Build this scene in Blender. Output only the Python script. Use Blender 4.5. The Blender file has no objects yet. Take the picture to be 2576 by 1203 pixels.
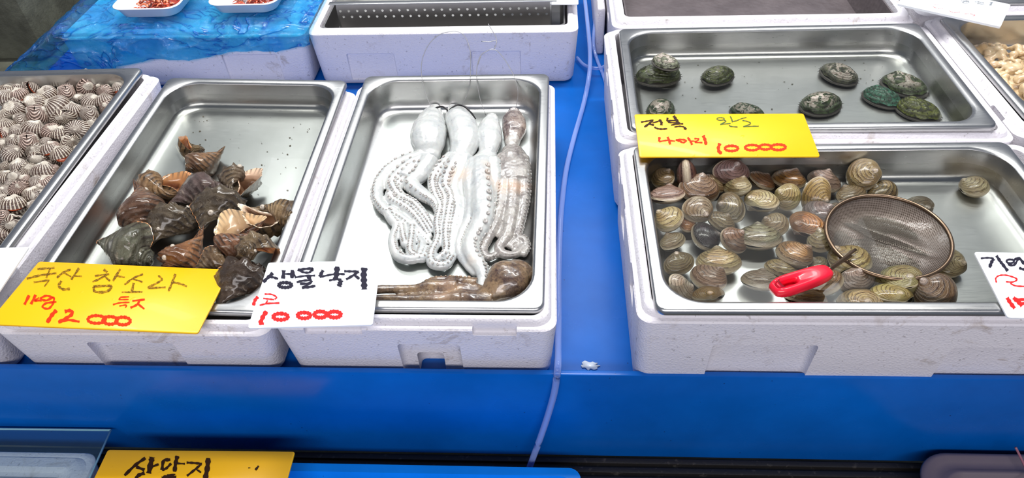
import bpy, bmesh, math, random
from mathutils import Vector, Matrix, Euler
from mathutils import noise as mn
import numpy as np
random.seed(7)
S = bpy.context.scene
COL = S.collection
PI = math.pi

# ------------------------------------------------------------------ camera
F_PX = 1789.4
CAM = Vector((0.0328, -0.8295, 0.6533))
CR = Matrix.Rotation(0.0719, 3, 'Z') @ Matrix.Rotation(0.8087, 3, 'X') @ Matrix.Rotation(-0.0480, 3, 'Z')
cam_d = bpy.data.cameras.new('camera')
cam_d.sensor_fit = 'HORIZONTAL'; cam_d.sensor_width = 36.0; cam_d.lens = 36.0 * F_PX / 2576
cam_d.clip_start = 0.02; cam_d.clip_end = 50
cam_o = bpy.data.objects.new('camera', cam_d); COL.objects.link(cam_o)
cam_o.matrix_world = Matrix.Translation(CAM) @ CR.to_4x4()
S.camera = cam_o

def ray(px, py): return CR @ Vector(((px - 1288) / F_PX, -(py - 601.5) / F_PX, -1.0))
def at(px, py, z):
    """the point of the level z seen at a pixel of the 2576x1203 frame"""
    d = ray(px, py); return CAM + d * ((z - CAM.z) / d.z)
def aty(px, py, y):
    d = ray(px, py); return CAM + d * ((y - CAM.y) / d.y)
def dist(p): return -(CR.transposed() @ (Vector(p) - CAM)).z     # depth along the view
def mpp(p): return dist(p) / F_PX                                 # metres per pixel there
def idir(deg):
    """world direction on a level plane for an angle seen in the picture"""
    a = math.radians(deg); v = Vector((math.cos(a), math.sin(a) / 0.72, 0)); v.rotate(Euler((0, 0, .05))); return v.normalized()

# ------------------------------------------------------------------ light, world, exposure
W = bpy.data.worlds.new('world'); S.world = W; W.use_nodes = True
bg = W.node_tree.nodes['Background']; bg.inputs[0].default_value = (0.66, 0.76, 1.0, 1); bg.inputs[1].default_value = 0.19
def area(name, loc, sx, sy, power, col, rot=(0, 0, 0)):
    l = bpy.data.lights.new(name, 'AREA'); l.shape = 'RECTANGLE'; l.size = sx; l.size_y = sy; l.energy = power; l.color = col
    o = bpy.data.objects.new(name, l); COL.objects.link(o); o.location = loc; o.rotation_euler = rot
    return o
area('ceiling_lamp_far', (0.10, 1.72, 1.8), 3.0, 0.90, 23, (0.98, 0.99, 1.0))
area('ceiling_lamp_right', (1.06, 1.40, 1.78), 0.55, 0.26, 5.5, (0.98, 1.0, 0.98))
area('ceiling_lamp_left', (-0.66, 1.55, 1.78), 0.95, 0.40, 12, (0.98, 1.0, 0.98))
area('ceiling_lamp_key', (0.2, 0.66, 2.2), 2.2, 0.20, 58, (1.0, 0.985, 0.95))
area('ceiling_lamp_near', (0.1, -2.5, 1.75), 3.2, 0.5, 52, (1.0, 0.95, 0.95), (0.96, 0, 0))
S.view_settings.view_transform = 'Standard'; S.view_settings.look = 'None'
S.view_settings.gamma = 1.0; S.view_settings.use_curve_mapping = False
S.view_settings.exposure = 0.35

# ------------------------------------------------------------------ materials
def lin(c): return tuple((x / 255 / 12.92 if x / 255 <= .04045 else ((x / 255 + .055) / 1.055) ** 2.4) for x in c) + (1,)
class NT:
    def __init__(s, name):
        s.m = bpy.data.materials.new(name); s.m.use_nodes = True; s.t = s.m.node_tree
        s.b = s.t.nodes['Principled BSDF']; s.out = s.t.nodes['Material Output']
    def n(s, typ, **kw):
        x = s.t.nodes.new(typ)
        for k, v in kw.items():
            if k == 'inp':
                for a, b in v.items(): x.inputs[a].default_value = b
            else: setattr(x, k, v)
        return x
    def l(s, a, b): s.t.links.new(a, b)
    def set(s, **kw):
        for k, v in kw.items():
            s.b.inputs[k.replace('_', ' ')].default_value = v
    def coord(s, which='Object', scale=(1, 1, 1)):
        c = s.n('ShaderNodeTexCoord'); m = s.n('ShaderNodeMapping'); m.inputs['Scale'].default_value = scale
        s.l(c.outputs[which], m.inputs[0]); return m.outputs[0]
    def noise(s, vec, scale, detail=3, rough=.55, dist=0):
        x = s.n('ShaderNodeTexNoise'); s.l(vec, x.inputs['Vector']); x.inputs['Scale'].default_value = scale
        x.inputs['Detail'].default_value = detail; x.inputs['Roughness'].default_value = rough; x.inputs['Distortion'].default_value = dist
        return x.outputs[0]
    def vor(s, vec, scale, feat='F1', rnd=1.0):
        x = s.n('ShaderNodeTexVoronoi', feature=feat); s.l(vec, x.inputs['Vector']); x.inputs['Scale'].default_value = scale
        x.inputs['Randomness'].default_value = rnd
        return x.outputs['Distance']
    def ramp(s, fac, stops, interp='LINEAR'):
        x = s.n('ShaderNodeValToRGB'); x.color_ramp.interpolation = interp; e = x.color_ramp.elements
        e[0].position, e[0].color = stops[0]; e[1].position, e[1].color = stops[-1]
        for p, c in stops[1:-1]:
            q = e.new(p); q.color = c
        s.l(fac, x.inputs[0]); return x.outputs[0]
    def math(s, op, a, b=None, c=None):
        x = s.n('ShaderNodeMath', operation=op)
        for i, v in enumerate((a, b, c)):
            if v is None: continue
            if isinstance(v, (int, float)): x.inputs[i].default_value = v
            else: s.l(v, x.inputs[i])
        return x.outputs[0]
    def mix(s, fac, a, b, mode='MIX'):
        x = s.n('ShaderNodeMix', data_type='RGBA', blend_type=mode)
        for i, v in ((0, fac), (6, a), (7, b)):
            if isinstance(v, (int, float)): x.inputs[i].default_value = v
            elif isinstance(v, tuple): x.inputs[i].default_value = v
            else: s.l(v, x.inputs[i])
        return x.outputs[2]
    def bump(s, h, strength=.3, d=.001):
        x = s.n('ShaderNodeBump'); x.inputs['Strength'].default_value = strength; x.inputs['Distance'].default_value = d
        s.l(h, x.inputs['Height']); s.l(x.outputs[0], s.b.inputs['Normal']); return x
    def base(s, c): s.l(c, s.b.inputs['Base Color'])
G = lambda v: (v, v, v, 1)

def m_steel(name, c=(0.56, 0.56, 0.555), rough=.30, ax=(6, 90, 90)):
    n = NT(name); n.set(Metallic=1.0, Roughness=rough)
    v = n.coord('Object', ax); f = n.noise(v, 6, 4, .6)
    g = n.noise(n.coord('Object'), 9, 4, .6)
    n.base(n.mix(n.ramp(g, [(.35, G(0)), (.7, G(1))]), (c[0] * .86, c[1] * .86, c[2] * .85, 1), (c[0], c[1], c[2], 1)))
    r = n.math('MULTIPLY_ADD', f, .16, rough - .08); n.l(r, n.b.inputs['Roughness'])
    n.bump(f, .10, .0004)
    return n.m
STEEL = m_steel('brushed_steel'); RIM = STEEL; FLOOR_ST = m_steel('scratched_pan_floor_steel', (.66, .67, .665), .34)
def m_foam():
    n = NT('white_styrofoam'); n.set(Roughness=.62)
    v = n.coord('Object')
    vd = n.vor(v, 300); h = n.ramp(vd, [(0, G(1)), (.55, G(.2)), (1, G(0))])
    st = n.noise(v, 26, 8, .72, .6); st2 = n.noise(n.coord('Object', (1, 1, .6)), 7, 4)
    k = n.math('MULTIPLY', n.ramp(st, [(.56, G(0)), (.70, G(.75))]), n.ramp(st2, [(.42, G(0)), (.60, G(1))]))
    sp = n.noise(v, 160, 2); k2 = n.math('MULTIPLY', n.ramp(sp, [(.66, G(0)), (.72, G(1))]), .45)
    c = n.mix(k, lin((216, 213, 219)), lin((150, 132, 112)))
    c = n.mix(k2, c, lin((120, 112, 108)))
    n.base(c); n.bump(n.math('ADD', h, n.math('MULTIPLY', st, .8)), .34, .0012)
    return n.m
FOAM = m_foam()
def m_blue(name, c, rough=.22, wet=True):
    n = NT(name); n.set(Roughness=rough); v = n.coord('Object')
    a = n.noise(v, 5, 5, .6); sp = n.vor(v, 70); spn = n.noise(v, 30, 2)
    col = n.mix(n.ramp(a, [(.35, G(0)), (.7, G(1))]), lin(c), lin(tuple(min(255, int(x * 1.12 + 4)) for x in c)))
    k = n.math('MULTIPLY', n.ramp(sp, [(.05, G(1)), (.08, G(0))]), n.ramp(spn, [(.56, G(0)), (.6, G(1))]))
    col = n.mix(n.math('MULTIPLY', k, .8), col, lin((10, 20, 60)))
    sc = n.noise(n.coord('Object', (1, 8, 8)), 30, 6, .8)
    col = n.mix(n.math('MULTIPLY', n.ramp(sc, [(.68, G(0)), (.80, G(1))]), .35), col, lin((120, 160, 220)))
    n.base(col)
    r = n.math('MULTIPLY_ADD', n.noise(v, 12, 4), .25, rough - .10); n.l(r, n.b.inputs['Roughness'])
    n.b.inputs['Specular IOR Level'].default_value = .28
    n.bump(n.noise(v, 60, 3), .05, .0006)
    return n.m
BLUE = m_blue('blue_deck_plastic', (0, 84, 168)); BLUE2 = m_blue('light_blue_plastic', (0, 120, 215), .4)
def m_plain(name, c, rough=.4, metal=0, coat=0, **kw):
    n = NT(name); n.set(Roughness=rough, Metallic=metal); n.b.inputs['Coat Weight'].default_value = coat
    v = n.coord('Object'); a = n.noise(v, 40, 4)
    n.base(n.mix(n.math('MULTIPLY', a, .35), lin(c), lin(tuple(int(x * .8) for x in c))))
    for k, x in kw.items(): n.b.inputs[k].default_value = x
    return n.m
def m_card(name, c):
    n = NT(name); n.set(Roughness=.42); v = n.coord('Object')
    a = n.noise(v, 14, 3); n.base(n.mix(n.math('MULTIPLY', n.ramp(a, [(.5, G(0)), (.8, G(1))]), .3), lin(c), lin(tuple(int(x * .93) for x in c))))
    n.b.inputs['Coat Weight'].default_value = .06; n.b.inputs['Coat Roughness'].default_value = .05
    dr = n.noise(v, 55, 1); n.bump(n.ramp(dr, [(.70, G(0)), (.76, G(1))]), .35, .001)
    return n.m
YEL = m_card('yellow_card', (246, 186, 0)); WHT = m_card('white_card', (236, 240, 246))
def m_ink(name, c, cover=.5, blend=.25):
    n = NT(name); n.set(Roughness=.6); n.b.inputs['Specular IOR Level'].default_value = .15; n.base(n.mix(n.noise(n.coord('Object'), 200, 3), lin(c), lin(tuple(min(255, int(x * 1.15 + 12)) for x in c))))
    t = n.n('ShaderNodeBsdfTransparent'); mx = n.n('ShaderNodeMixShader')
    f = n.ramp(n.noise(n.coord('Object', (1, 1, 1)), 420, 4, .7), [(cover - .12, G(blend)), (cover + .12, G(1))])
    n.l(f, mx.inputs[0]); n.l(t.outputs[0], mx.inputs[1]); n.l(n.b.outputs[0], mx.inputs[2]); n.l(mx.outputs[0], n.out.inputs[0])
    return n.m
INK_BLACK = m_ink('black_marker_ink', (24, 22, 38), .34, .7); INK_RED = m_ink('red_marker_ink', (222, 24, 24), .30, .85)
INK_FADED = m_ink('faded_black_marker_ink', (92, 66, 10), .50, .25); INK_ORANGE = m_ink('orange_marker_ink', (214, 40, 0), .28, .95)
INK_BROWN = m_ink('dark_brown_marker_ink', (40, 20, 6), .34, .8); INK_GREEN = m_ink('green_marker_ink', (60, 86, 40), .40, .7)
INK_GREY = m_ink('faded_grey_marker_ink', (90, 96, 104), .52, .1); INK_PINK = m_ink('faded_red_marker_ink', (240, 110, 110), .52, .1)

def m_water(name, tint, bump=.12, scale=9):
    n = NT(name); n.t.nodes.remove(n.b)
    tr = n.n('ShaderNodeBsdfTransparent'); tr.inputs[0].default_value = tint
    gl = n.n('ShaderNodeBsdfGlossy'); gl.inputs['Roughness'].default_value = .02; gl.inputs['Color'].default_value = (1, 1, 1, 1)
    fr = n.n('ShaderNodeLayerWeight'); fr.inputs[0].default_value = .5
    bp = n.n('ShaderNodeBump'); bp.inputs['Strength'].default_value = bump; bp.inputs['Distance'].default_value = .001
    n.l(n.noise(n.coord('Object'), scale, 2), bp.inputs['Height']); n.l(bp.outputs[0], gl.inputs['Normal']); n.l(bp.outputs[0], fr.inputs['Normal'])
    mx = n.n('ShaderNodeMixShader'); n.l(n.math('MULTIPLY_ADD', n.math('POWER', fr.outputs['Facing'], 4.0), .5, .004), mx.inputs[0]); n.l(tr.outputs[0], mx.inputs[1]); n.l(gl.outputs[0], mx.inputs[2])
    n.l(mx.outputs[0], n.out.inputs[0]); return n.m
WATER = m_water('shade_tinted_water', (0.74, 0.75, 0.73, 1)); WATER_B = m_water('cloudy_water', (0.93, 0.95, 0.94, 1), .5, 60)  # WATER's grey tint paints the shade refraction gives the submerged walls

def m_film(name):
    n = NT(name); n.set(Roughness=.10); n.b.inputs['Coat Weight'].default_value = .8; n.b.inputs['Coat Roughness'].default_value = .05
    v = n.coord('Object'); wv = n.coord('Object', (.8, 1.6, 1.6))
    rid = n.math('ABSOLUTE', n.math('SUBTRACT', n.noise(wv, 6.5, 3, .5, 1.4), .5)); fold = n.ramp(rid, [(0, G(1)), (.012, G(.35)), (.05, G(0))])
    pat = n.ramp(n.noise(v, 5, 2, .4, 1.2), [(.52, G(0)), (.56, G(1))])
    n.base(n.mix(fold, lin((0, 150, 240)), lin((0, 96, 210))))
    tr = n.n('ShaderNodeBsdfTransparent'); n.l(n.mix(n.math('MAXIMUM', n.math('MULTIPLY', fold, .7), n.math('MULTIPLY', pat, .40)), (.24, .80, .98, 1), (.03, .42, .90, 1)), tr.inputs[0])
    mx = n.n('ShaderNodeMixShader'); n.l(n.math('MULTIPLY_ADD', fold, .35, .30), mx.inputs[0]); n.l(tr.outputs[0], mx.inputs[1]); n.l(n.b.outputs[0], mx.inputs[2])
    gl = n.n('ShaderNodeBsdfGlossy'); gl.inputs['Roughness'].default_value = .12; m2 = n.n('ShaderNodeMixShader'); m2.inputs[0].default_value = .07
    bp = n.bump(n.math('ADD', n.noise(wv, 16, 6, .65, 2.0), n.math('MULTIPLY', fold, .3)), 1.0, .02); n.l(bp.outputs[0], gl.inputs['Normal'])
    n.l(mx.outputs[0], m2.inputs[1]); n.l(gl.outputs[0], m2.inputs[2]); n.l(m2.outputs[0], n.out.inputs[0]); return n.m
FILM = m_film('blue_polythene_film')

def m_shell(name, ribs=False):
    n = NT(name); n.set(Roughness=.28); n.b.inputs['Coat Weight'].default_value = .35; n.b.inputs['Coat Roughness'].default_value = .12
    uv = n.n('ShaderNodeTexCoord'); sx = n.n('ShaderNodeSeparateXYZ'); n.l(uv.outputs['UV'], sx.inputs[0]); u, v = sx.outputs[0], sx.outputs[1]
    oi = n.n('ShaderNodeObjectInfo')
    off = n.n('ShaderNodeVectorMath', operation='MULTIPLY_ADD'); n.l(oi.outputs['Random'], off.inputs[0]); off.inputs[1].default_value = (37, 53, 71); n.l(uv.outputs['Object'], off.inputs[2])
    vec = off.outputs[0]
    nz = n.noise(vec, 5.5, 6, .65); big = n.noise(vec, 2.2, 3); rnd = oi.outputs['Random']
    col = oi.outputs['Color']
    if not ribs:
        vv = n.math('ADD', v, n.math('MULTIPLY', n.math('SUBTRACT', nz, .5), .16))
        ring = n.math('SINE', n.math('MULTIPLY', vv, n.math('MULTIPLY_ADD', rnd, 22, 40)))
        ring2 = n.math('SINE', n.math('MULTIPLY', vv, 150))
        c = n.mix(n.ramp(big, [(.38, G(0)), (.62, G(1))]), n.mix(1.0, col, (.62, .50, .40, 1), 'MULTIPLY'), col)
        c = n.mix(n.math('MULTIPLY', n.ramp(ring, [(.45, G(0)), (.95, G(1))]), n.ramp(nz, [(.32, G(0.25)), (.55, G(1))])), c, n.mix(1.0, col, (.16, .11, .08, 1), 'MULTIPLY'))
        c = n.mix(n.math('MULTIPLY', n.ramp(ring2, [(.0, G(0)), (1.0, G(1))]), .50), c, n.mix(1.0, col, (.5, .42, .34, 1), 'MULTIPLY'))
        sp = n.noise(vec, 26, 1); c = n.mix(n.math('MULTIPLY', n.ramp(sp, [(.60, G(0)), (.66, G(1))]), n.ramp(v, [(.1, G(.8)), (.8, G(.15))])), c, lin((60, 36, 24)))
        um = n.ramp(v, [(.0, G(1)), (.22, G(.0))]); c = n.mix(n.math('MULTIPLY', um, .45), c, lin((215, 200, 190)))
        lip = n.ramp(v, [(.93, G(0)), (.985, G(1))]); c = n.mix(n.math('MULTIPLY', lip, .7), c, lin((200, 186, 160)))
        n.base(c)
        n.bump(n.math('ADD', n.math('MULTIPLY', ring, .5), n.math('ADD', n.math('MULTIPLY', ring2, .25), nz)), .5, .0012)
    else:
        r = n.math('COSINE', n.math('MULTIPLY', u, 2 * PI))
        w = n.math('MULTIPLY_ADD', n.math('SUBTRACT', nz, .5), 2.6, r)
        c = n.mix(n.ramp(w, [(.30, G(0)), (.56, G(1))]), lin((80, 60, 50)), col)
        er = n.math('ADD', n.math('SUBTRACT', n.math('MULTIPLY_ADD', rnd, .62, .02), v), n.math('MULTIPLY', n.math('SUBTRACT', big, .5), 1.5))
        e = n.ramp(er, [(.0, G(0)), (.08, G(1))])
        c = n.mix(e, c, n.mix(n.ramp(nz, [(.4, G(.25)), (.62, G(0))]), lin((212, 204, 190)), lin((140, 122, 104))))
        lines = n.math('SINE', n.math('MULTIPLY', v, 70)); c = n.mix(n.math('MULTIPLY', n.ramp(lines, [(.7, G(0)), (1, G(1))]), .28), c, lin((70, 54, 48)))
        n.base(c); n.bump(n.math('ADD', n.math('MULTIPLY', lines, .3), n.math('MULTIPLY', nz, .8)), .5, .0008); n.set(Roughness=.42)
    return n.m
CLAM = m_shell('clam_shell'); COCK = m_shell('ribbed_cockle_shell', True)

def m_whelk():
    n = NT('whelk_shell'); n.set(Roughness=.35); n.b.inputs['Coat Weight'].default_value = .45; n.b.inputs['Coat Roughness'].default_value = .12
    uv = n.n('ShaderNodeTexCoord'); sx = n.n('ShaderNodeSeparateXYZ'); n.l(uv.outputs['UV'], sx.inputs[0]); u, v = sx.outputs[0], sx.outputs[1]
    oi = n.n('ShaderNodeObjectInfo'); vec = uv.outputs['Object']; nz = n.noise(vec, 6.5, 7, .72, .6); big = n.noise(vec, 2.4, 4)
    col = oi.outputs['Color']
    band = n.math('SINE', n.math('MULTIPLY', v, 2 * PI * 15)); ax = n.math('SINE', n.math('MULTIPLY_ADD', u, 9 * 2 * PI, n.math('MULTIPLY', nz, 5)))
    c = n.mix(n.ramp(big, [(.35, G(0)), (.65, G(1))]), n.mix(1.0, col, (.42, .36, .32, 1), 'MULTIPLY'), col)
    c = n.mix(n.math('MULTIPLY', n.ramp(band, [(.1, G(0)), (.9, G(1))]), n.ramp(ax, [(-.2, G(0.1)), (.6, G(.85))])), c, lin((38, 26, 20)))
    c = n.mix(n.ramp(nz, [(.56, G(0)), (.70, G(.7))]), c, lin((176, 160, 140)))
    c = n.mix(n.ramp(nz, [(.28, G(.7)), (.40, G(0))]), c, lin((30, 26, 20)))
    cr = n.vor(vec, 9); c = n.mix(n.math('MULTIPLY', n.ramp(cr, [(.12, G(1)), (.2, G(0))]), n.ramp(big, [(.45, G(0)), (.6, G(.9))])), c, lin((150, 140, 130)))
    n.base(c); n.bump(n.math('ADD', n.math('MULTIPLY', band, .35), n.math('ADD', n.math('MULTIPLY', nz, 2.2), n.math('MULTIPLY', cr, -.8))), 1.0, .0035)
    return n.m
WHELK = m_whelk()
def m_aperture():
    n = NT('orange_shell_inside'); n.set(Roughness=.2); n.b.inputs['Coat Weight'].default_value = .5
    uv = n.n('ShaderNodeTexCoord'); sx = n.n('ShaderNodeSeparateXYZ'); n.l(uv.outputs['UV'], sx.inputs[0]); u, v = sx.outputs[0], sx.outputs[1]
    oi = n.n('ShaderNodeObjectInfo'); nz = n.noise(uv.outputs['Object'], 6, 4)
    c = n.mix(n.ramp(u, [(.35, G(0)), (.9, G(1))]), n.mix(1.0, oi.outputs['Color'], (.35, .22, .15, 1), 'MULTIPLY'), oi.outputs['Color'])
    st = n.math('MULTIPLY', n.ramp(n.math('SINE', n.math('MULTIPLY', v, 2 * PI * 26)), [(.0, G(0)), (.7, G(1))]), n.ramp(u, [(.86, G(0)), (.96, G(1))]))
    c = n.mix(n.math('MULTIPLY', st, .85), c, lin((44, 24, 22))); c = n.mix(n.math('MULTIPLY', nz, .25), c, lin((240, 225, 200)))
    n.base(c); return n.m
APERT = m_aperture()
def m_abalone():
    n = NT('abalone_shell'); n.set(Roughness=.4); n.b.inputs['Coat Weight'].default_value = .2
    uv = n.n('ShaderNodeTexCoord'); sx = n.n('ShaderNodeSeparateXYZ'); n.l(uv.outputs['UV'], sx.inputs[0]); u, v = sx.outputs[0], sx.outputs[1]
    oi = n.n('ShaderNodeObjectInfo'); off = n.n('ShaderNodeVectorMath', operation='MULTIPLY_ADD'); n.l(oi.outputs['Random'], off.inputs[0]); off.inputs[1].default_value = (37, 53, 71); n.l(uv.outputs['Object'], off.inputs[2]); vec = off.outputs[0]
    nz = n.noise(vec, 11, 6, .7, .8); big = n.noise(vec, 5.5, 4, .6, .8)
    ring = n.math('SINE', n.math('MULTIPLY_ADD', v, 34, n.math('MULTIPLY', nz, 3)))
    c = n.mix(n.ramp(nz, [(.38, G(0)), (.62, G(1))]), lin((30, 34, 18)), oi.outputs['Color'])
    c = n.mix(n.math('MULTIPLY', n.ramp(ring, [(.2, G(0)), (1, G(1))]), .6), c, lin((34, 26, 14)))
    k = n.math('MULTIPLY', n.ramp(big, [(.47, G(0)), (.50, G(1))]), n.ramp(v, [(.66, G(1)), (.85, G(0))]))
    k = n.math('MULTIPLY', k, n.ramp(oi.outputs['Alpha'], [(.4, G(0)), (.9, G(1))]))
    c = n.mix(k, c, n.mix(n.ramp(nz, [(.45, G(0)), (.7, G(1))]), lin((176, 168, 156)), lin((132, 108, 100))))
    n.base(c); n.bump(n.math('ADD', nz, n.math('MULTIPLY', ring, .3)), .8, .002); return n.m
ABAL = m_abalone()
def m_octo(name, c1, c2, dark, k0=.5, k1=.7):
    n = NT(name); n.set(Roughness=.25); n.b.inputs['Subsurface Weight'].default_value = .12; n.b.inputs['Subsurface Scale'].default_value = .006
    n.b.inputs['Coat Weight'].default_value = .6; n.b.inputs['Coat Roughness'].default_value = .05
    v = n.coord('Object'); a = n.noise(v, 34, 5, .65); b = n.noise(v, 240, 6, .75, .5)
    c = n.mix(n.ramp(a, [(.4, G(0)), (.65, G(1))]), lin(c1), lin(c2)); c = n.mix(n.ramp(n.math('ADD', n.math('MULTIPLY', b, .6), n.math('MULTIPLY', a, .4)), [(k0, G(0)), (k1, G(1))]), c, lin(dark))
    o = n.noise(v, 11, 2); c = n.mix(n.math('MULTIPLY', n.ramp(o, [(.60, G(0)), (.72, G(1))]), .45), c, lin((216, 178, 146)))
    n.base(c); n.bump(n.math('ADD', n.noise(v, 160, 4, .7), n.math('MULTIPLY', b, 1.0)), .28, .0010); return n.m
OCT_W = m_octo('wet_white_octopus_skin', (192, 194, 191), (174, 178, 179), (120, 114, 110), .56, .78)
OCT_G = m_octo('wet_grey_octopus_skin', (166, 162, 156), (140, 134, 130), (70, 60, 60), .46, .70)
OCT_D = m_octo('wet_mottled_octopus_skin', (150, 138, 130), (120, 108, 104), (60, 44, 48), .45, .62)
OCT_B = m_octo('wet_brown_octopus_skin', (140, 116, 88), (104, 84, 70), (56, 40, 38), .44, .62)
SUCK = m_octo('octopus_suckers', (184, 182, 178), (160, 157, 152), (120, 114, 108))
SUCK_B = m_octo('brown_octopus_suckers', (168, 146, 122), (140, 118, 96), (90, 70, 56))

# ------------------------------------------------------------------ object helpers
def tag(o, label=None, cat=None, group=None, kind=None):
    if label: o['label'] = label
    if cat: o['category'] = cat
    if group: o['group'] = group
    if kind: o['kind'] = kind
    return o
def link(name, me, mat=None, parent=None, M=None):
    o = bpy.data.objects.new(name, me); COL.objects.link(o)
    if mat is not None and len(me.materials) == 0: me.materials.append(mat)
    if parent is not None: o.parent = parent
    if M is not None: o.matrix_local = M
    return o
def empty(name, label, cat, M=None, group=None, kind=None):
    o = bpy.data.objects.new(name, None); COL.objects.link(o); o.empty_display_size = .01
    if M is not None: o.matrix_world = M
    return tag(o, label, cat, group, kind)
def from_py(name, vs, fs, smooth=True, uvs=None):
    me = bpy.data.meshes.new(name); me.from_pydata([tuple(v) for v in vs], [], fs); me.update()
    if smooth: me.polygons.foreach_set('use_smooth', [True] * len(me.polygons))
    if uvs is not None:
        l = me.uv_layers.new(name='UVMap')
        idx = np.zeros(len(me.loops), dtype=np.int32); me.loops.foreach_get('vertex_index', idx)
        l.data.foreach_set('uv', np.array(uvs, dtype=np.float32)[idx].ravel())
    return me
def rrect(w, l, r, n=8):
    """closed rounded rectangle, n+1 points per corner, counter-clockwise"""
    r = min(r, w / 2 - 1e-4, l / 2 - 1e-4); p = []
    for cx, cy, a0 in ((w/2-r, l/2-r, 0), (-w/2+r, l/2-r, 90), (-w/2+r, -l/2+r, 180), (w/2-r, -l/2+r, 270)):
        for i in range(n + 1):
            a = math.radians(a0 + 90 * i / n); p.append((cx + r * math.cos(a), cy + r * math.sin(a)))
    return p
def loft(name, rings, cap0=False, cap1=False, closed=True, smooth=True, uv=False):
    """rings: lists of 3D points, same length"""
    n = len(rings[0]); vs = [p for r in rings for p in r]; fs = []
    for i in range(len(rings) - 1):
        for j in range(n if closed else n - 1):
            k = (j + 1) % n; fs.append((i*n+j, i*n+k, (i+1)*n+k, (i+1)*n+j))
    if cap0: fs.append(tuple(reversed(range(n))))
    if cap1: fs.append(tuple(range((len(rings)-1)*n, len(rings)*n)))
    uvs = [(i / (len(rings) - 1), j / n) for i in range(len(rings)) for j in range(n)] if uv else None
    return from_py(name, vs, fs, smooth, uvs)
def sharp(me, deg=35):
    me.set_sharp_from_angle(angle=math.radians(deg)); return me
def box_me(name, sx, sy, sz, bev=.002, seg=2, c=(0, 0, 0)):
    bm = bmesh.new(); bmesh.ops.create_cube(bm, size=1)
    for v in bm.verts: v.co = Vector((v.co.x * sx + c[0], v.co.y * sy + c[1], v.co.z * sz + c[2]))
    if bev: bmesh.ops.bevel(bm, geom=bm.edges[:], offset=bev, segments=seg, affect='EDGES', profile=.5)
    me = bpy.data.meshes.new(name); bm.to_mesh(me); bm.free()
    me.polygons.foreach_set('use_smooth', [True] * len(me.polygons)); return sharp(me, 40)
def spline(pts, per=6):
    """Catmull-Rom through tuples of any dimension"""
    P = [np.array(p, float) for p in pts]; P = [2*P[0]-P[1]] + P + [2*P[-1]-P[-2]]; out = []
    for i in range(1, len(P) - 2):
        for k in range(per):
            t = k / per; a, b, c, d = P[i-1], P[i], P[i+1], P[i+2]
            out.append(.5 * ((2*b) + (-a+c)*t + (2*a-5*b+4*c-d)*t*t + (-a+3*b-3*c+d)*t**3))
    out.append(P[-2]); return out
def tube_rings(path, radii, n=8, flat=1.0, up=Vector((0, 0, 1))):
    rings = []; L = len(path)
    for i, p in enumerate(path):
        p = Vector(p); d = (Vector(path[min(i+1, L-1)]) - Vector(path[max(i-1, 0)])).normalized()
        u = up if abs(d.dot(up)) < .95 else Vector((0, 1, 0)); s = d.cross(u).normalized(); t = s.cross(d).normalized(); r = radii[i]
        rings.append([p + s * (r * math.cos(2*PI*k/n)) + t * (r * flat * math.sin(2*PI*k/n)) for k in range(n)])
    return rings
def tube(name, path, radii, n=8, flat=1.0): return loft(name, tube_rings(path, radii, n, flat), True, True)
def join_me(name, parts, smooth=True):
    vs = []; fs = []
    for v, f in parts:
        o = len(vs); vs += [tuple(x) for x in v]; fs += [tuple(i + o for i in q) for q in f]
    return from_py(name, vs, fs, smooth)
def rings_vf(rings, closed_ends=True):
    n = len(rings[0]); vs = [p for r in rings for p in r]
    fs = [(i*n+j, i*n+(j+1) % n, (i+1)*n+(j+1) % n, (i+1)*n+j) for i in range(len(rings)-1) for j in range(n)]
    if closed_ends: fs.append(tuple(reversed(range(n)))); fs.append(tuple(range((len(rings)-1)*n, len(rings)*n)))
    return vs, fs
def evaluated(o, name):
    dg = bpy.context.evaluated_depsgraph_get(); me = bpy.data.meshes.new_from_object(o.evaluated_get(dg)); me.name = name; return me

# ------------------------------------------------------------------ setting: ground, counter
fl = link('floor', box_me('floor', 5.0, 6.0, .05, 0, c=(0, .8, -.925)), None)
n = NT('stained_concrete'); n.set(Roughness=.75); v_ = n.coord('Object'); a_ = n.noise(v_, 4, 8, .7)
n.base(n.mix(n.ramp(a_, [(.35, G(0)), (.65, G(1))]), lin((52, 52, 44)), lin((104, 106, 92)))); n.bump(n.noise(v_, 60, 5, .7), .5, .004); CONC = n.m
fl.data.materials.append(CONC); tag(fl, kind='structure')
ledge = link('trim_1', box_me('concrete_ledge', .50, 1.2, .30, .02, 2, c=(-1.42, 1.02, -.36)), CONC); tag(ledge, kind='structure')
ledge2 = link('trim_2', box_me('concrete_block', .30, .5, .22, .02, 2, c=(-1.36, .96, -.10)), CONC); tag(ledge2, kind='structure')

DECK = -0.125
counter = empty('display_counter', 'long blue plastic display counter carrying the foam boxes and steel pans', 'counter', Matrix.Translation((0, 0, DECK)))
def child_at(name, me, mat, par):          # mesh given in world coordinates
    o = link(name, me, mat); o.parent = par; o.matrix_parent_inverse = par.matrix_world.inverted(); return o
bpy.context.view_layer.update()
child_at('deck', box_me('deck', 1.75, 1.6, .02, 0, c=(-.195, .515, DECK - .010)), BLUE, counter)
child_at('deck', box_me('deck', .75, 1.6, .02, 0, c=(1.056, .515, DECK - .010)), BLUE, counter)
child_at('front_panel', box_me('front_panel', 3.0, .008, .198, .0012, c=(0, -.2925, -.194)), BLUE, counter)
child_at('shelf_support', box_me('shelf_support', 2.9, .06, .12, 0, c=(0, -.24, -.20)), m_plain('dark_frame', (20, 20, 24), .6), counter)

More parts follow.
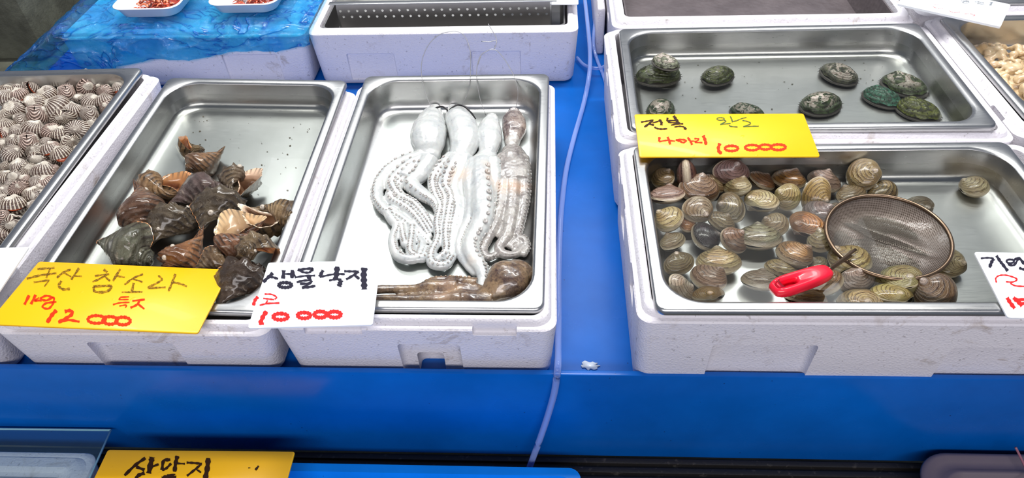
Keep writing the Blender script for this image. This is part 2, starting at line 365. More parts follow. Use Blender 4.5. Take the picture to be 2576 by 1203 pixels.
# the low black ridged platform in front
n = NT('black_ridged_mat'); n.set(Roughness=.55); v_ = n.coord('Object'); n.base(n.mix(n.ramp(n.noise(v_, 90, 4), [(.6, G(0)), (.75, G(1))]), lin((26, 24, 24)), lin((70, 66, 62)))); n.bump(n.noise(v_, 200, 3), .4, .001); MAT_BLACK = n.m
pf = empty('low_platform', 'black ridged platform in front of the blue counter', 'platform', Matrix.Translation((0, -.45, -.31)))
bpy.context.view_layer.update()
child_at('base', box_me('base', 3.0, .40, .02, 0, c=(0, -.497, -.306)), MAT_BLACK, pf)
for i in range(12):
    child_at('ridge', box_me('ridge', 3.0, .0085, .007, .0012, c=(0, -.305 - i * .0145, -.2935)), MAT_BLACK, pf)

# ------------------------------------------------------------------ steel pans
def make_pan(name, label, cx, cy, w, l, yaw, z, tx=0, ty=0, depth=.057, group=None, r_in=.046):
    """w across x, l along y, rim top at local z=0"""
    M = Matrix.Translation((cx, cy, z)) @ Matrix.Rotation(yaw, 4, 'Z') @ Matrix.Rotation(math.atan(ty), 4, 'X') @ Matrix.Rotation(-math.atan(tx), 4, 'Y')
    root = empty(name, label, 'pan', M, group)
    def R(off, zz, r): return [(x, y, zz) for x, y in rrect(w - 2*off, l - 2*off, r)]
    rim = [R(.0015, -.0085, .011), R(-.0012, -.0080, .013), R(-.0012, -.003, .013), R(0.0006, -.0006, .012), R(.002, 0, .0115), R(.0105, 0, r_in), R(.013, -.0008, r_in), R(.0148, -.0034, r_in)]
    link('rim', sharp(loft('pan_rim', rim), 60), RIM, root)
    d = depth
    bas = [R(.0148, -.0034, r_in), R(.0155, -.008, r_in), R(.0175, -d + .020, r_in - .004), R(.0190, -d + .009, r_in - .005), R(.0235, -d + .0028, r_in - .007), R(.031, -d + .0004, r_in - .013), R(.036, -d, r_in - .016), R(.055, -d, r_in - .03)]
    me = loft('pan_basin', bas, False, True)
    me.materials.append(STEEL); me.materials.append(FLOOR_ST)
    for p_ in me.polygons:
        if max(me.vertices[v_].co.z for v_ in p_.vertices) < -d + .0012: p_.material_index = 1
    link('basin', me, None, root)
    return root, M
def make_water(label, M, w, l, level, mat=None, r=.043, off=.0158, name='water'):
    me = from_py('water_sheet', [(x, y, level) for x, y in rrect(w - 2*off, l - 2*off, r)], [tuple(range(36))], False)
    o = link(name, me, mat or WATER); o.matrix_world = M; tag(o, label, 'water', kind='stuff'); return o
PW, PL = .322, .527
panB, MB_ = make_pan('steel_pan', 'steel pan holding the strung octopuses, beside the blue gap', -.1322, -.0003, PW, PL, -.0109, 0, .0107, .0213, .058)
panC, MC_ = make_pan('steel_pan', 'steel pan holding the whelks, left of the octopus pan', -.4881, .0034, PW, PL, -.0026, -.0078, -.0277, .0266, .048)
panA, MA_ = make_pan('steel_pan', 'steel pan heaped with cockles at the left edge', -.866, .035, PW, PL, .026, .004, 0, 0, .060)
panD, MD_ = make_pan('steel_pan', 'steel pan of abalones behind the yellow abalone card', .4216, .2182, PL, PW, -.0106, .0317, .0117, -.0103, .050)
panE, ME_ = make_pan('steel_pan', 'steel pan of clams with the red-handled skimmer', .4194, -.1347, PL, PW, -.0032, .030, .0107, -.020, .052)
panF, MF_ = make_pan('steel_pan', 'steel pan of beige chopped seafood at the upper right', 1.0005, .2420, PL, PW, .010, .033, 0, 0, .055)
make_water('clear water over the whelks', MC_, PW, PL, -.0225)
make_water('clear water over the abalones', MD_, PL, PW, -.0250)
make_water('clear water over the clams', ME_, PL, PW, -.0245)
make_water('shallow cloudy water under the octopuses', MB_, PW, PL, -.0535, WATER_B, .03, .034)

# ------------------------------------------------------------------ styrofoam boxes
def foam_box(label, x0, x1, y0, y1, zt, zb=DECK, taper=.006, cav=(.022, .07), front=(), sides=(), slots=(), mat=None, step=.012, r=.018, group=None, name='styrofoam_box'):
    cx, cy, w, l = (x0+x1)/2, (y0+y1)/2, x1-x0, y1-y0; h = zt - zb
    def R(off, z, rr): return [(x, y, z) for x, y in rrect(w - 2*off, l - 2*off, rr, 6)]
    t = taper; c, cd = cav
    rings = [R(t + .012, 0, r), R(t + .004, .003, r), R(t + .001, .010, r), R(0, h - step, r), R(.0018, h - step + .0022, r),
             R(.0065, h - step + .003, r), R(.0085, h - .002, r), R(.0105, h, r), R(c - .002, h, .014), R(c, h - .002, .014), R(c + .004, h - cd, .014)]
    me = loft('foam_box', rings, True, True)
    o = link(name, me, mat or FOAM); o.matrix_world = Matrix.Translation((cx, cy, zb))
    cuts = []
    def cutter(sx, sy, sz, c_, bev=.006):
        q = link('cut', box_me('cut', sx, sy, sz, bev, 3, c=c_), None); q.matrix_world = Matrix.Translation((cx, cy, zb)); cuts.append(q)
    for (fx0, fx1, fz0, fz1, dep) in front:      # recess in the front face, world x and z
        cutter(fx1 - fx0, dep * 2, fz1 - fz0, ((fx0+fx1)/2 - cx, y0 - cy + .002, (fz0+fz1)/2 - zb), min(.006, dep * .45))
    for (sy0, sy1, sz0, sz1, dep) in sides:      # recess in the left side
        cutter(dep * 2, sy1 - sy0, sz1 - sz0, (x0 - cx + .001, (sy0+sy1)/2 - cy, (sz0+sz1)/2 - zb), min(.004, dep * .6))
    for q in cuts:
        md = o.modifiers.new('b', 'BOOLEAN'); md.operation = 'DIFFERENCE'; md.object = q; md.solver = 'EXACT'
    if cuts:
        bpy.context.view_layer.update(); me2 = evaluated(o, 'foam_box'); o.modifiers.clear(); o.data = me2
        for q in cuts: bpy.data.objects.remove(q)
    sharp(o.data, 38); tag(o, label, 'box', group); return o
# left trough
foam_box('white styrofoam box under the octopus pan, with a bitten notch at its foot', -.3085, .0425, -.2865, .2720, -.0095, cav=(.0175, .085),
         front=((-.157, -.078, DECK - .02, -.050, .013), (-.138, -.103, DECK - .02, -.0835, .034), (-.060, -.006, -.030, -.0130, .005), (-.268, -.196, -.030, -.0130, .005)))
foam_box('white styrofoam box under the whelk pan, behind the yellow whelk card', -.6745, -.3150, -.2865, .2745, -.0235, cav=(.0185, .085),
         front=((-.560, -.445, DECK - .02, -.052, .014),))
foam_box('white styrofoam box under the cockle pan at the left edge', -1.060, -.6850, -.2880, .3060, -.0065, cav=(.0185, .085), front=((-.95, -.85, DECK - .02, -.09, .010),))
# right trough
foam_box('white styrofoam box under the clam pan', .1350, .7230, -.2985, .0375, .0225, cav=(.0185, .10),
         front=((.228, .352, DECK - .02, -.030, .013), (.505, .700, DECK - .02, -.032, .013)), sides=((-.10, -.045, -.05, .012, .006), (-.24, -.20, -.03, .012, .005), (-.01, .02, -.02, .012, .005)))
foam_box('white styrofoam box under the abalone pan', .1330, .7140, .0430, .3930, .0245, cav=(.0185, .10), step=.010, sides=((.12, .165, -.02, .016, .005), (.26, .31, -.02, .016, .005)))
foam_box('white styrofoam box under the beige seafood pan', .7180, 1.30, .0550, .4250, .0250, cav=(.0185, .10), sides=((.1, .14, -.02, .016, .004),))
foam_box('white styrofoam box right of the clam pan, under the white clam card', .7290, 1.29, -.30, .0490, .0330, cav=(.040, .10))
# rear boxes
foam_box('long white styrofoam box at the back holding the perforated tray', -.4440, .0890, .4400, .8600, -.0030, cav=(.020, .052), step=.006,
         front=((-.374, -.277, DECK + .012, -.051, .007), (-.123, -.024, DECK + .012, -.049, .007)))
foam_box('white styrofoam box under the blue polythene at the back left', -.950, -.4500, .4400, .8400, -.0030, cav=(.05, .02), step=.008, front=((-.63, -.515, DECK + .012, -.050, .007), (-.87, -.75, DECK + .012, -.050, .007)))
foam_box('white styrofoam box with a shaded wet inside at the back right', .1500, .7000, .4030, .7900, .0280, cav=(.024, .09), step=.012, sides=((.52, .56, -.03, .012, .005),))
foam_box('white styrofoam box behind the beige seafood pan', .7140, 1.35, .4320, .8200, .0300, cav=(.04, .05), step=.012)
tag(link('styrofoam_block', box_me('foam_block', .016, .29, .105, .005, 3, c=(.1405, .705, DECK + .0525)), FOAM), 'white styrofoam block at the back of the blue gap', 'block')

# wet liner added to the rear right box, coloured dark for its shaded inside
n = NT('shaded_wet_foam'); n.set(Roughness=.3); v_ = n.coord('Object'); n.base(n.mix(n.noise(v_, 20, 5), lin((104, 96, 98)), lin((66, 60, 62)))); n.bump(n.vor(v_, 90), .5, .002); SHADEDW = n.m
def tub(name, label, x0, x1, y0, y1, zt, zb, mat, wall=.003, r=.014, cat='tub', slope=.006):
    w, l = x1 - x0, y1 - y0
    def R(off, z): return [(x, y, z) for x, y in rrect(w - 2*off, l - 2*off, r, 6)]
    me = loft(name, [R(slope, zb - zt), R(0, 0), R(wall, 0), R(wall + slope, zb - zt + wall)], True, True)
    o = link(name, sharp(me, 40), mat); o.matrix_world = Matrix.Translation(((x0+x1)/2, (y0+y1)/2, zt)); return tag(o, label, cat)
tub('liner_tub', 'wet tub added in the back right foam box, dark for its shaded inside', .1775, .6725, .4305, .7625, .0190, -.050, SHADEDW, r=.012)
tub('liner_tub', 'grey wet steel tub inside the long rear foam box', -.4190, .0640, .4650, .8350, -.0075, -.050, m_steel('dull_wet_steel', (.30, .29, .29), .4), r=.010)
# perforated steel tray in the rear box
per = empty('perforated_tray', 'perforated steel tray with two rows of holes in the rear foam box', 'tray', Matrix.Translation((-.178, .62, -.040)))
bpy.context.view_layer.update()
def perforated():
    x0, x1 = -.392, .034; z0, z1 = -.030, .030; cols, rows = 25, 2
    bm = bmesh.new(); y = .500
    # a plate tiled into cells, each with an octagonal hole; the two rows are staggered
    hr = .0027; band = [(z0, -.0085, 0, 0), (-.0085, .0048, 1, .5), (.0048, .0180, 1, 0), (.0180, z1, 0, 0)]
    for (a, b, hole, sh) in band:
        n_ = cols; cw = (x1 - x0) / n_
        xs = [x0 + cw * i for i in range(n_ + 1)]
        for i in range(n_):
            p, q = xs[i], xs[i+1]; cx_ = (p+q)/2 + (sh - .25) * cw * .45; cz = (a+b)/2
            sq = [(q, cz), (q, b), (cx_, b), (p, b), (p, cz), (p, a), (cx_, a), (q, a)]
            if hole:
                o8 = [(cx_ + hr * math.cos(k*PI/4), cz + hr * math.sin(k*PI/4)) for k in range(8)]
                A = [bm.verts.new((u, y + (z1 - w) * .12, w)) for u, w in sq]; B = [bm.verts.new((u, y + (z1 - w) * .12, w)) for u, w in o8]
                for k in range(8): bm.faces.new((A[k], A[(k+1) % 8], B[(k+1) % 8], B[k]))
            else:
                bm.faces.new([bm.verts.new((u, y + (z1 - w) * .12, w)) for u, w in ((p, a), (q, a), (q, b), (p, b))])
    bmesh.ops.remove_doubles(bm, verts=bm.verts[:], dist=1e-5); bmesh.ops.recalc_face_normals(bm, faces=bm.faces[:])
    me = bpy.data.meshes.new('wall'); bm.to_mesh(me); bm.free(); return me
wl = child_at('perforated_wall', perforated(), m_steel('perforated_steel', (.5, .49, .48), .42), per)
md = wl.modifiers.new('s', 'SOLIDIFY'); md.thickness = .0012
child_at('rim', box_me('rim', .450, .012, .0022, .0008, c=(-.178, .495, .0305)), STEEL, per)
child_at('base', box_me('base', .430, .26, .0016, 0, c=(-.178, .633, -.0310)), m_steel('tray_base', (.55, .54, .52), .4), per)
child_at('rear_wall', box_me('rear_wall', .430, .0015, .060, 0, c=(-.178, .763, -.001)), STEEL, per)
for sx in (-.392, .036): child_at('side_wall', box_me('side_wall', .0015, .262, .060, 0, c=(sx, .633, -.001)), STEEL, per)

# ------------------------------------------------------------------ whelk, octopus, abalone and other price cards
def card(name_mat, label, quad, z0, a, b, edge=None, thick=.0022, r=.003):
    """quad: picture corners TL TR BR BL lying on the plane z = z0 + a dx + b dy"""
    c = sum((at(*p, z0) for p in quad), Vector()) / 4; nrm = Vector((-a, -b, 1))
    def hit(p):
        d = ray(*p); return CAM + d * (nrm.dot(c - CAM) / nrm.dot(d))
    P = [hit(p) for p in quad]; ctr = sum(P, Vector()) / 4
    ex = ((P[1] - P[0]) + (P[2] - P[3])).normalized(); n_ = nrm.normalized(); ey = n_.cross(ex).normalized(); ex = ey.cross(n_)
    w = ((P[1]-P[0]).length + (P[2]-P[3]).length) / 2; h = ((P[0]-P[3]).length + (P[1]-P[2]).length) / 2
    M = Matrix.Translation(ctr) @ Matrix((ex, ey, n_)).transposed().to_4x4(); Mi = M.inverted()
    root = empty('price_card', label, 'price card', M)
    def R(off, z): return [(x, y, z) for x, y in rrect(w - 2*off, h - 2*off, r, 3)]
    link('board', sharp(loft('card_board', [R(0, -thick), R(0, -.0003), R(.0003, 0)], True, True), 40), name_mat, root)
    def write(mat, strokes, org, sc, name='lettering', zz=.00035):
        parts = []
        for si, (wd, pts) in enumerate(strokes):
            sp = spline(pts, 5) if len(pts) > 2 else [np.array(pts[0], float) + (np.array(pts[1]) - np.array(pts[0])) * t for t in (0, .25, .5, .75, 1)]
            L, Rr = [], []
            for i, p in enumerate(sp):
                d = sp[min(i+1, len(sp)-1)] - sp[max(i-1, 0)]; d = d / (np.linalg.norm(d) + 1e-9); nn = np.array((-d[1], d[0])) * wd / 2 * 1.22 * (.85 + .2 * math.sin(i * 1.7 + si))
                for lst, q in ((L, p + nn), (Rr, p - nn)):
                    g = hit((org[0] + q[0] / sc, org[1] + q[1] / sc)); g = Mi @ g; g.z = zz + si * .000012; lst.append(g)
            m = len(L); parts.append((L + Rr, [(i, i+1, m+i+1, m+i) for i in range(m-1)]))
        me = join_me(name, parts, False); return link(name, me, mat, root)
    return root, write
def oval(cx, cy, rx, ry, a0=-80, a1=285, n=10, tilt=0): 
    t = math.radians(tilt); out = []
    for i in range(n + 1):
        a = math.radians(a0 + (a1 - a0) * i / n); x, y = rx * math.cos(a), ry * math.sin(a); out.append((cx + x*math.cos(t) - y*math.sin(t), cy + x*math.sin(t) + y*math.cos(t)))
    return out
# 1 yellow whelk card
root, wr = card(YEL, 'yellow price card for the whelks, reading 12 000 in orange ink', [(94, 658), (575, 678), (502, 839), (-29, 815)], -.003, -.06, -.08)
o_, s_ = (0, 640), 4.293
wr(INK_FADED, [(20, [(405, 160), (590, 148)]), (16, [(545, 150), (500, 260)]), (22, [(290, 265), (440, 228), (610, 205)]), (18, [(365, 305), (535, 280)]), (14, [(530, 285), (480, 350)]),
    (22, [(765, 165), (690, 195), (615, 255)]), (16, [(700, 205), (770, 245)]), (22, [(855, 150), (770, 275)]), (14, [(800, 235), (885, 240)]), (26, [(665, 290), (635, 340), (680, 380), (755, 375)])], o_, s_)
wr(INK_FADED, [(26, [(1120, 165), (1160, 195)]), (18, [(1025, 235), (1180, 215)]), (20, [(1150, 225), (1080, 265), (1000, 300)]), (20, [(1130, 240), (1190, 290)]), (24, [(1300, 160), (1220, 290)]), (18, [(1255, 235), (1350, 250)]),
    (26, [(1010, 350), (1200, 345), (1150, 405), (1030, 405), (1010, 350)]),
    (20, [(1545, 215), (1440, 260), (1345, 330)]), (16, [(1440, 270), (1540, 300)]), (26, [(1445, 310), (1425, 400)]), (18, [(1315, 412), (1540, 408)]),
    (20, [(1710, 230), (1750, 270), (1700, 310), (1595, 360)]), (20, [(1595, 368), (1790, 358)]), (24, [(1895, 215), (1860, 310), (1820, 400)]), (20, [(1870, 305), (1950, 320), (2020, 350)])], o_, s_)
wr(INK_ORANGE, [(28, [(315, 445), (265, 545)]), (26, [(385, 440), (335, 540)]), (12, [(425, 470), (370, 500), (450, 505)]), (22, [(400, 505), (375, 500), (450, 500)]),
    (20, [(580, 470), (500, 450), (440, 480), (500, 500), (580, 470), (570, 540), (520, 590), (460, 570), (500, 530), (610, 515)]),
    (14, [(1300, 465), (1395, 460)]), (12, [(1300, 470), (1290, 490), (1390, 490)]), (14, [(1220, 545), (1300, 525), (1400, 520)]), (12, [(1290, 560), (1365, 550), (1355, 578)]),
    (18, [(1430, 505), (1565, 490)]), (20, [(1510, 500), (1480, 545), (1410, 580)]), (18, [(1480, 530), (1560, 592)])], o_, s_)
wr(INK_ORANGE, [(38, [(610, 605), (560, 660), (510, 740)]), (34, [(700, 620), (760, 610), (780, 645), (720, 690), (635, 735)]), (24, [(630, 735), (740, 712), (860, 730)]),
    (30, oval(1045, 705, 95, 42)), (32, oval(1190, 715, 78, 42)), (32, oval(1330, 722, 78, 42))], o_, s_)
# 2 white octopus card
root, wr = card(WHT, 'white price card for the octopuses, black title over red 10 000', [(686, 659), (959, 657), (936, 815), (611, 827)], .010, -.06, -.10)
o_, s_ = (600, 640), 6.016
wr(INK_BLACK, [(46, [(520, 285), (450, 350), (375, 425)]), (34, [(455, 350), (520, 350), (600, 375)]), (52, [(685, 245), (675, 370)]), (26, [(690, 300), (790, 300)]), (56, [(815, 240), (810, 365)]), (22, [(830, 250), (850, 320), (870, 350)]), (48, oval(707, 468, 98, 38)),
    (34, [(900, 240), (1000, 225), (1120, 215)]), (30, [(895, 235), (990, 275), (1075, 275), (1125, 215), (1115, 260)]), (26, [(850, 355), (1000, 330), (1160, 325)]), (60, [(1080, 330), (1060, 380)]), (30, [(880, 425), (1000, 400), (1110, 395)]), (34, [(1110, 400), (1080, 440), (930, 450)]), (36, [(960, 510), (1060, 500), (1165, 480)]), (26, [(1080, 445), (960, 510)]),
    (48, [(1280, 245), (1240, 320), (1235, 340)]), (26, [(1230, 350), (1330, 325), (1480, 300), (1610, 305)]), (76, [(1495, 190), (1485, 290), (1470, 390)]), (26, [(1370, 400), (1450, 385), (1560, 385)]), (66, [(1550, 395), (1535, 450), (1520, 490)]),
    (30, [(1600, 260), (1700, 262), (1820, 265)]), (34, [(1820, 265), (1740, 320), (1630, 385)]), (34, [(1740, 310), (1830, 375)])], o_, s_)
wr(INK_BLACK, [(84, [(1905, 205), (1895, 320), (1900, 430), (1905, 535)])], o_, s_)
wr(INK_RED, [(46, [(295, 645), (250, 700), (225, 780)]), (22, [(395, 605), (500, 610), (575, 650), (550, 685)]), (22, [(375, 670), (460, 680), (540, 690)]), (24, [(440, 700), (415, 755)]), (24, [(320, 775), (430, 750), (620, 740)]),
    (62, [(425, 865), (370, 950), (330, 1050)]), (40, [(310, 1050), (385, 1055)]), (54, oval(637, 948, 112, 48)), (54, oval(992, 928, 98, 45)), (56, oval(1240, 915, 92, 48)), (56, oval(1455, 915, 95, 46))], o_, s_)
# 3 yellow abalone card
root, wr = card(YEL, 'yellow price card lying between the abalone and clam pans', [(1597, 287), (2023, 286), (2061, 393), (1608, 395)], .0365, 0, .06)
o_, s_ = (1590, 280), 5.367
wr(INK_BROWN, [(18, [(120, 148), (200, 135), (290, 120)]), (26, [(280, 125), (230, 170), (165, 215)]), (22, [(220, 170), (295, 190)]), (16, [(275, 160), (360, 135)]), (32, [(365, 115), (395, 150), (395, 190)]), (20, [(300, 215), (340, 235), (400, 242), (475, 237)]),
    (24, [(480, 90), (475, 125), (510, 155)]), (18, [(490, 130), (600, 125)]), (34, [(560, 65), (590, 105), (625, 160)]), (16, [(510, 155), (650, 160)]), (18, [(525, 190), (600, 175), (690, 170)]), (16, [(570, 215), (640, 205), (700, 215), (730, 240)]), (30, [(700, 225), (735, 245)])], o_, s_)
wr(INK_GREEN, [(12, oval(1195, 105, 50, 18)), (14, [(1240, 120), (1265, 140), (1190, 180)]), (12, [(1190, 180), (1330, 165)]), (16, [(1325, 70), (1345, 110), (1355, 150)]), (12, [(1355, 140), (1415, 130)]), (14, [(1310, 185), (1330, 205), (1425, 215)]),
    (10, [(1545, 85), (1480, 100), (1410, 130)]), (12, [(1490, 125), (1560, 140), (1600, 170), (1500, 210)]), (12, [(1505, 210), (1600, 205), (1710, 203)])], o_, s_)
wr(INK_ORANGE, [(30, [(370, 352), (365, 410)]), (18, [(365, 412), (470, 395), (580, 405)]), (30, [(480, 350), (500, 400), (515, 450)]), (22, [(590, 390), (680, 385), (730, 400), (690, 425), (640, 405), (590, 390)]), (28, [(750, 355), (790, 410), (810, 455)]), (14, [(790, 405), (845, 405)]),
    (18, [(840, 370), (900, 375), (880, 400), (850, 420), (950, 425)]), (38, [(960, 330), (985, 390), (1000, 455)])], o_, s_)
wr(INK_ORANGE, [(40, [(1185, 435), (1165, 500), (1180, 555), (1215, 562)]), (32, oval(1342, 503, 88, 36)), (30, oval(1620, 492, 95, 36)), (30, oval(1800, 485, 78, 34)), (32, oval(1975, 487, 98, 38))], o_, s_)
# 4 white card on the right over the clam pan
root, wr = card(WHT, 'white price card leaning over the right end of the clam pan', [(2455, 633), (2735, 640), (2865, 805), (2530, 800)], .040, 0, .06)
o_, s_ = (2440, 620), 6.331
wr(INK_BLACK, [(26, [(170, 195), (280, 185), (380, 195)]), (50, [(375, 200), (340, 260), (310, 340)]), (44, [(420, 150), (480, 240), (520, 290), (600, 395)]), (30, oval(640, 240, 60, 30)), (34, [(600, 290), (700, 300), (780, 200), (860, 290)]), (34, [(700, 215), (780, 190), (860, 270)]), (36, [(780, 345), (860, 370), (960, 360)]), (36, oval(960, 260, 70, 50))], o_, s_)
wr(INK_RED, [(22, [(420, 580), (410, 510), (460, 470), (560, 460), (680, 490), (750, 530), (680, 570), (570, 565)]), (22, [(640, 590), (720, 630), (860, 640), (960, 640)]), (56, [(590, 820), (640, 900), (710, 990)]), (60, [(690, 820), (760, 880), (830, 950)]), (40, [(740, 850), (900, 850)]), (40, [(780, 920), (960, 900)])], o_, s_)
# 5 white card top right
root, wr = card(WHT, 'white price card with worn lettering at the top right corner', [(2268, -42), (2551, 10), (2508, 68), (2285, 10)], .062, 0, .0, thick=.004)
o_, s_ = (2250, 0), 7.518
wr(INK_GREY, [(16, [(1260, 10), (1330, 30), (1400, 25)]), (16, oval(1350, 40, 60, 22)), (18, [(1520, 35), (1600, 40), (1690, 60)]), (14, [(1560, 70), (1700, 85)]), (26, [(1850, 55), (1800, 90), (1840, 95)]), (22, [(1800, 60), (1870, 50)])], o_, s_)
wr(INK_PINK, [(16, [(715, 105), (800, 90), (830, 100)]), (14, [(720, 120), (780, 150), (920, 170)]), (16, [(1020, 185), (1050, 215), (1130, 240), (1240, 230)]), (16, [(1330, 265), (1420, 260), (1520, 290), (1480, 305)])], o_, s_)
# 6 white card on the rear box, 7 white card at the left edge
card(WHT, 'plain white card laid across the right end of the long rear foam box', [(1249, -40), (1455, -44), (1454, 11), (1247, 10)], .016, 0, 0)
card(WHT, 'blank white card at the left edge in front of the cockle pan', [(-230, 640), (38, 619), (-8, 800), (-340, 800)], .0125, 0, 0)
# 8 lower yellow card
root, wr = card(YEL, 'lower yellow price card with thick black lettering beside the glass sheet', [(276, 1129), (748, 1140), (700, 1262), (205, 1262)], -.205, .0, .0)
o_, s_ = (240, 1110), 4.770
wr(INK_BROWN, [(34, [(600, 205), (480, 290), (350, 415)]), (34, [(490, 310), (590, 350)]), (60, [(680, 195), (670, 250), (640, 390)]), (26, [(680, 310), (760, 280)]), (36, [(900, 225), (820, 240), (800, 350)]), (28, [(800, 350), (850, 330), (910, 270)]), (44, [(985, 180), (965, 260), (950, 370)]), (20, [(980, 270), (1075, 275)]),
    (26, [(1095, 260), (1180, 265), (1280, 275)]), (26, [(1270, 280), (1200, 340), (1100, 420)]), (20, [(1210, 340), (1270, 380)]), (56, [(1355, 205), (1345, 320), (1320, 450)]), (24, [(1920, 350), (1960, 300)]), (10, [(1835, 325), (1860, 322)]),
    (40, [(590, 385), (510, 420), (490, 470)]), (40, [(800, 450), (860, 430), (970, 440)]), (18, [(860, 410), (960, 405)])], o_, s_)

# ------------------------------------------------------------------ shells: clam and cockle valves
def valve(name, thick, tall, nphi, nr, ribs=0, rib_amp=.0, beak=.05, elong=.0, ux=.05):
    def P(phi):
        x = .5 * math.cos(phi); y = tall * math.sin(phi)
        y += beak * math.exp(-((math.degrees(phi) - 84) / 20) ** 2)
        if math.cos(phi) < 0: x *= 1 + elong; 
        x -= .04 * math.exp(-((math.degrees(phi) - 120) / 22) ** 2)
        return Vector((x, y))
    U = Vector((ux, tall * .93 + beak * .5)); vs = []; uvs = []
    for i in range(nr + 1):
        r = (i / nr) ** .8 if i else 0.0
        for j in range(nphi):
            phi = 2 * PI * j / nphi; Q = P(phi); p = U + (Q - U) * r
            ang = math.atan2(p.y / tall, p.x / .5); g = P(ang % (2*PI)); rho = min(1.0, p.length / max(g.length, 1e-5))
            z = thick * max(0.0, 1 - rho ** 2.3) ** .62 + thick * .42 * math.exp(-((p - U).length / .13) ** 2) * (1 - r)
            k = math.cos(ribs * phi) if ribs else 0
            s = 1 + rib_amp * k * min(1, r * 1.5)
            z = z * (1 + rib_amp * 2.2 * k * min(1, r * 2))
            if not ribs: z *= 1 + .018 * math.sin(r * 46)
            vs.append((p.x * s, p.y * s, z)); uvs.append(((ribs * phi / (2*PI)) if ribs else phi / (2*PI), r))
    fs = [(i*nphi+j, (i+1)*nphi+j, (i+1)*nphi+(j+1) % nphi, i*nphi+(j+1) % nphi) for i in range(nr) for j in range(nphi)]
    return from_py(name, vs, fs, True, uvs)
CL_M = [valve('clam_valve', t, h, 48, 16, 0, 0, b, e) for t, h, b, e in ((.24, .39, .05, .06), (.27, .42, .06, .0), (.22, .36, .05, .12))]
CK_M = [valve('cockle_valve', t, h, 132, 12, 22, .016, b, e, .03) for t, h, b, e in ((.38, .42, .05, .03), (.34, .40, .04, .08))]
CL_S = [valve('clam_valve_small', t, h, 32, 9, 0, 0, b, e) for t, h, b, e in ((.24, .39, .05, .06),)]
FLESH = m_plain('orange_cockle_flesh', (206, 96, 60), .2, 0, .8)
FLESH_ME = None
def sphere_vf(c, r, sc=(1, 1, 1), n=8, m=6):
    vs = []; fs = []
    for i in range(m + 1):
        a = PI * i / m
        for j in range(n):
            b = 2*PI*j/n; vs.append((c[0] + r*sc[0]*math.sin(a)*math.cos(b), c[1] + r*sc[1]*math.sin(a)*math.sin(b), c[2] + r*sc[2]*math.cos(a)))
    for i in range(m):
        for j in range(n): fs.append((i*n+j, (i+1)*n+j, (i+1)*n+(j+1) % n, i*n+(j+1) % n))
    return vs, fs
FLESH_ME = from_py('flesh', *sphere_vf((0, -.02, 0), .36, (1.05, .95, .42), 14, 9)); FLESH_ME.materials.append(FLESH)
for m_ in CL_M + CL_S: m_.materials.append(CLAM)
for m_ in CK_M: m_.materials.append(COCK)
MIR = Matrix.Diagonal((1, 1, -1, 1))
def bivalve(name, cat, label, group, meshes, pos, size, umbo_deg, pitch=0, roll=0, col=(180, 160, 130), gape=0, flesh=False, k=0, par_label=None):
    """pos centre; umbo_deg picture angle of the umbo; pitch tips the umbo up, roll leans sideways"""
    y = idir(umbo_deg); z = Vector((0, 0, 1)); x = y.cross(z); B = Matrix((x, y, z)).transposed()
    B = B @ Matrix.Rotation(math.radians(pitch), 3, 'X') @ Matrix.Rotation(math.radians(roll), 3, 'Y')
    M = Matrix.Translation(pos) @ B.to_4x4() @ Matrix.Scale(size, 4)
    root = empty(name, label, cat, M, group); me = meshes[k % len(meshes)]
    for s in (1, -1):
        Mg = Matrix.Translation((0, .40, 0)) @ Matrix.Rotation(math.radians(-gape * s), 4, 'X') @ Matrix.Translation((0, -.40, 0))
        o = link('valve', me, None, root, Mg @ (Matrix.Identity(4) if s > 0 else MIR)); o.color = lin(tuple(int(c_ * (.84 if cat == 'clam' else 1)) for c_ in col))
    if flesh: link('flesh', FLESH_ME, None, root)
    return root

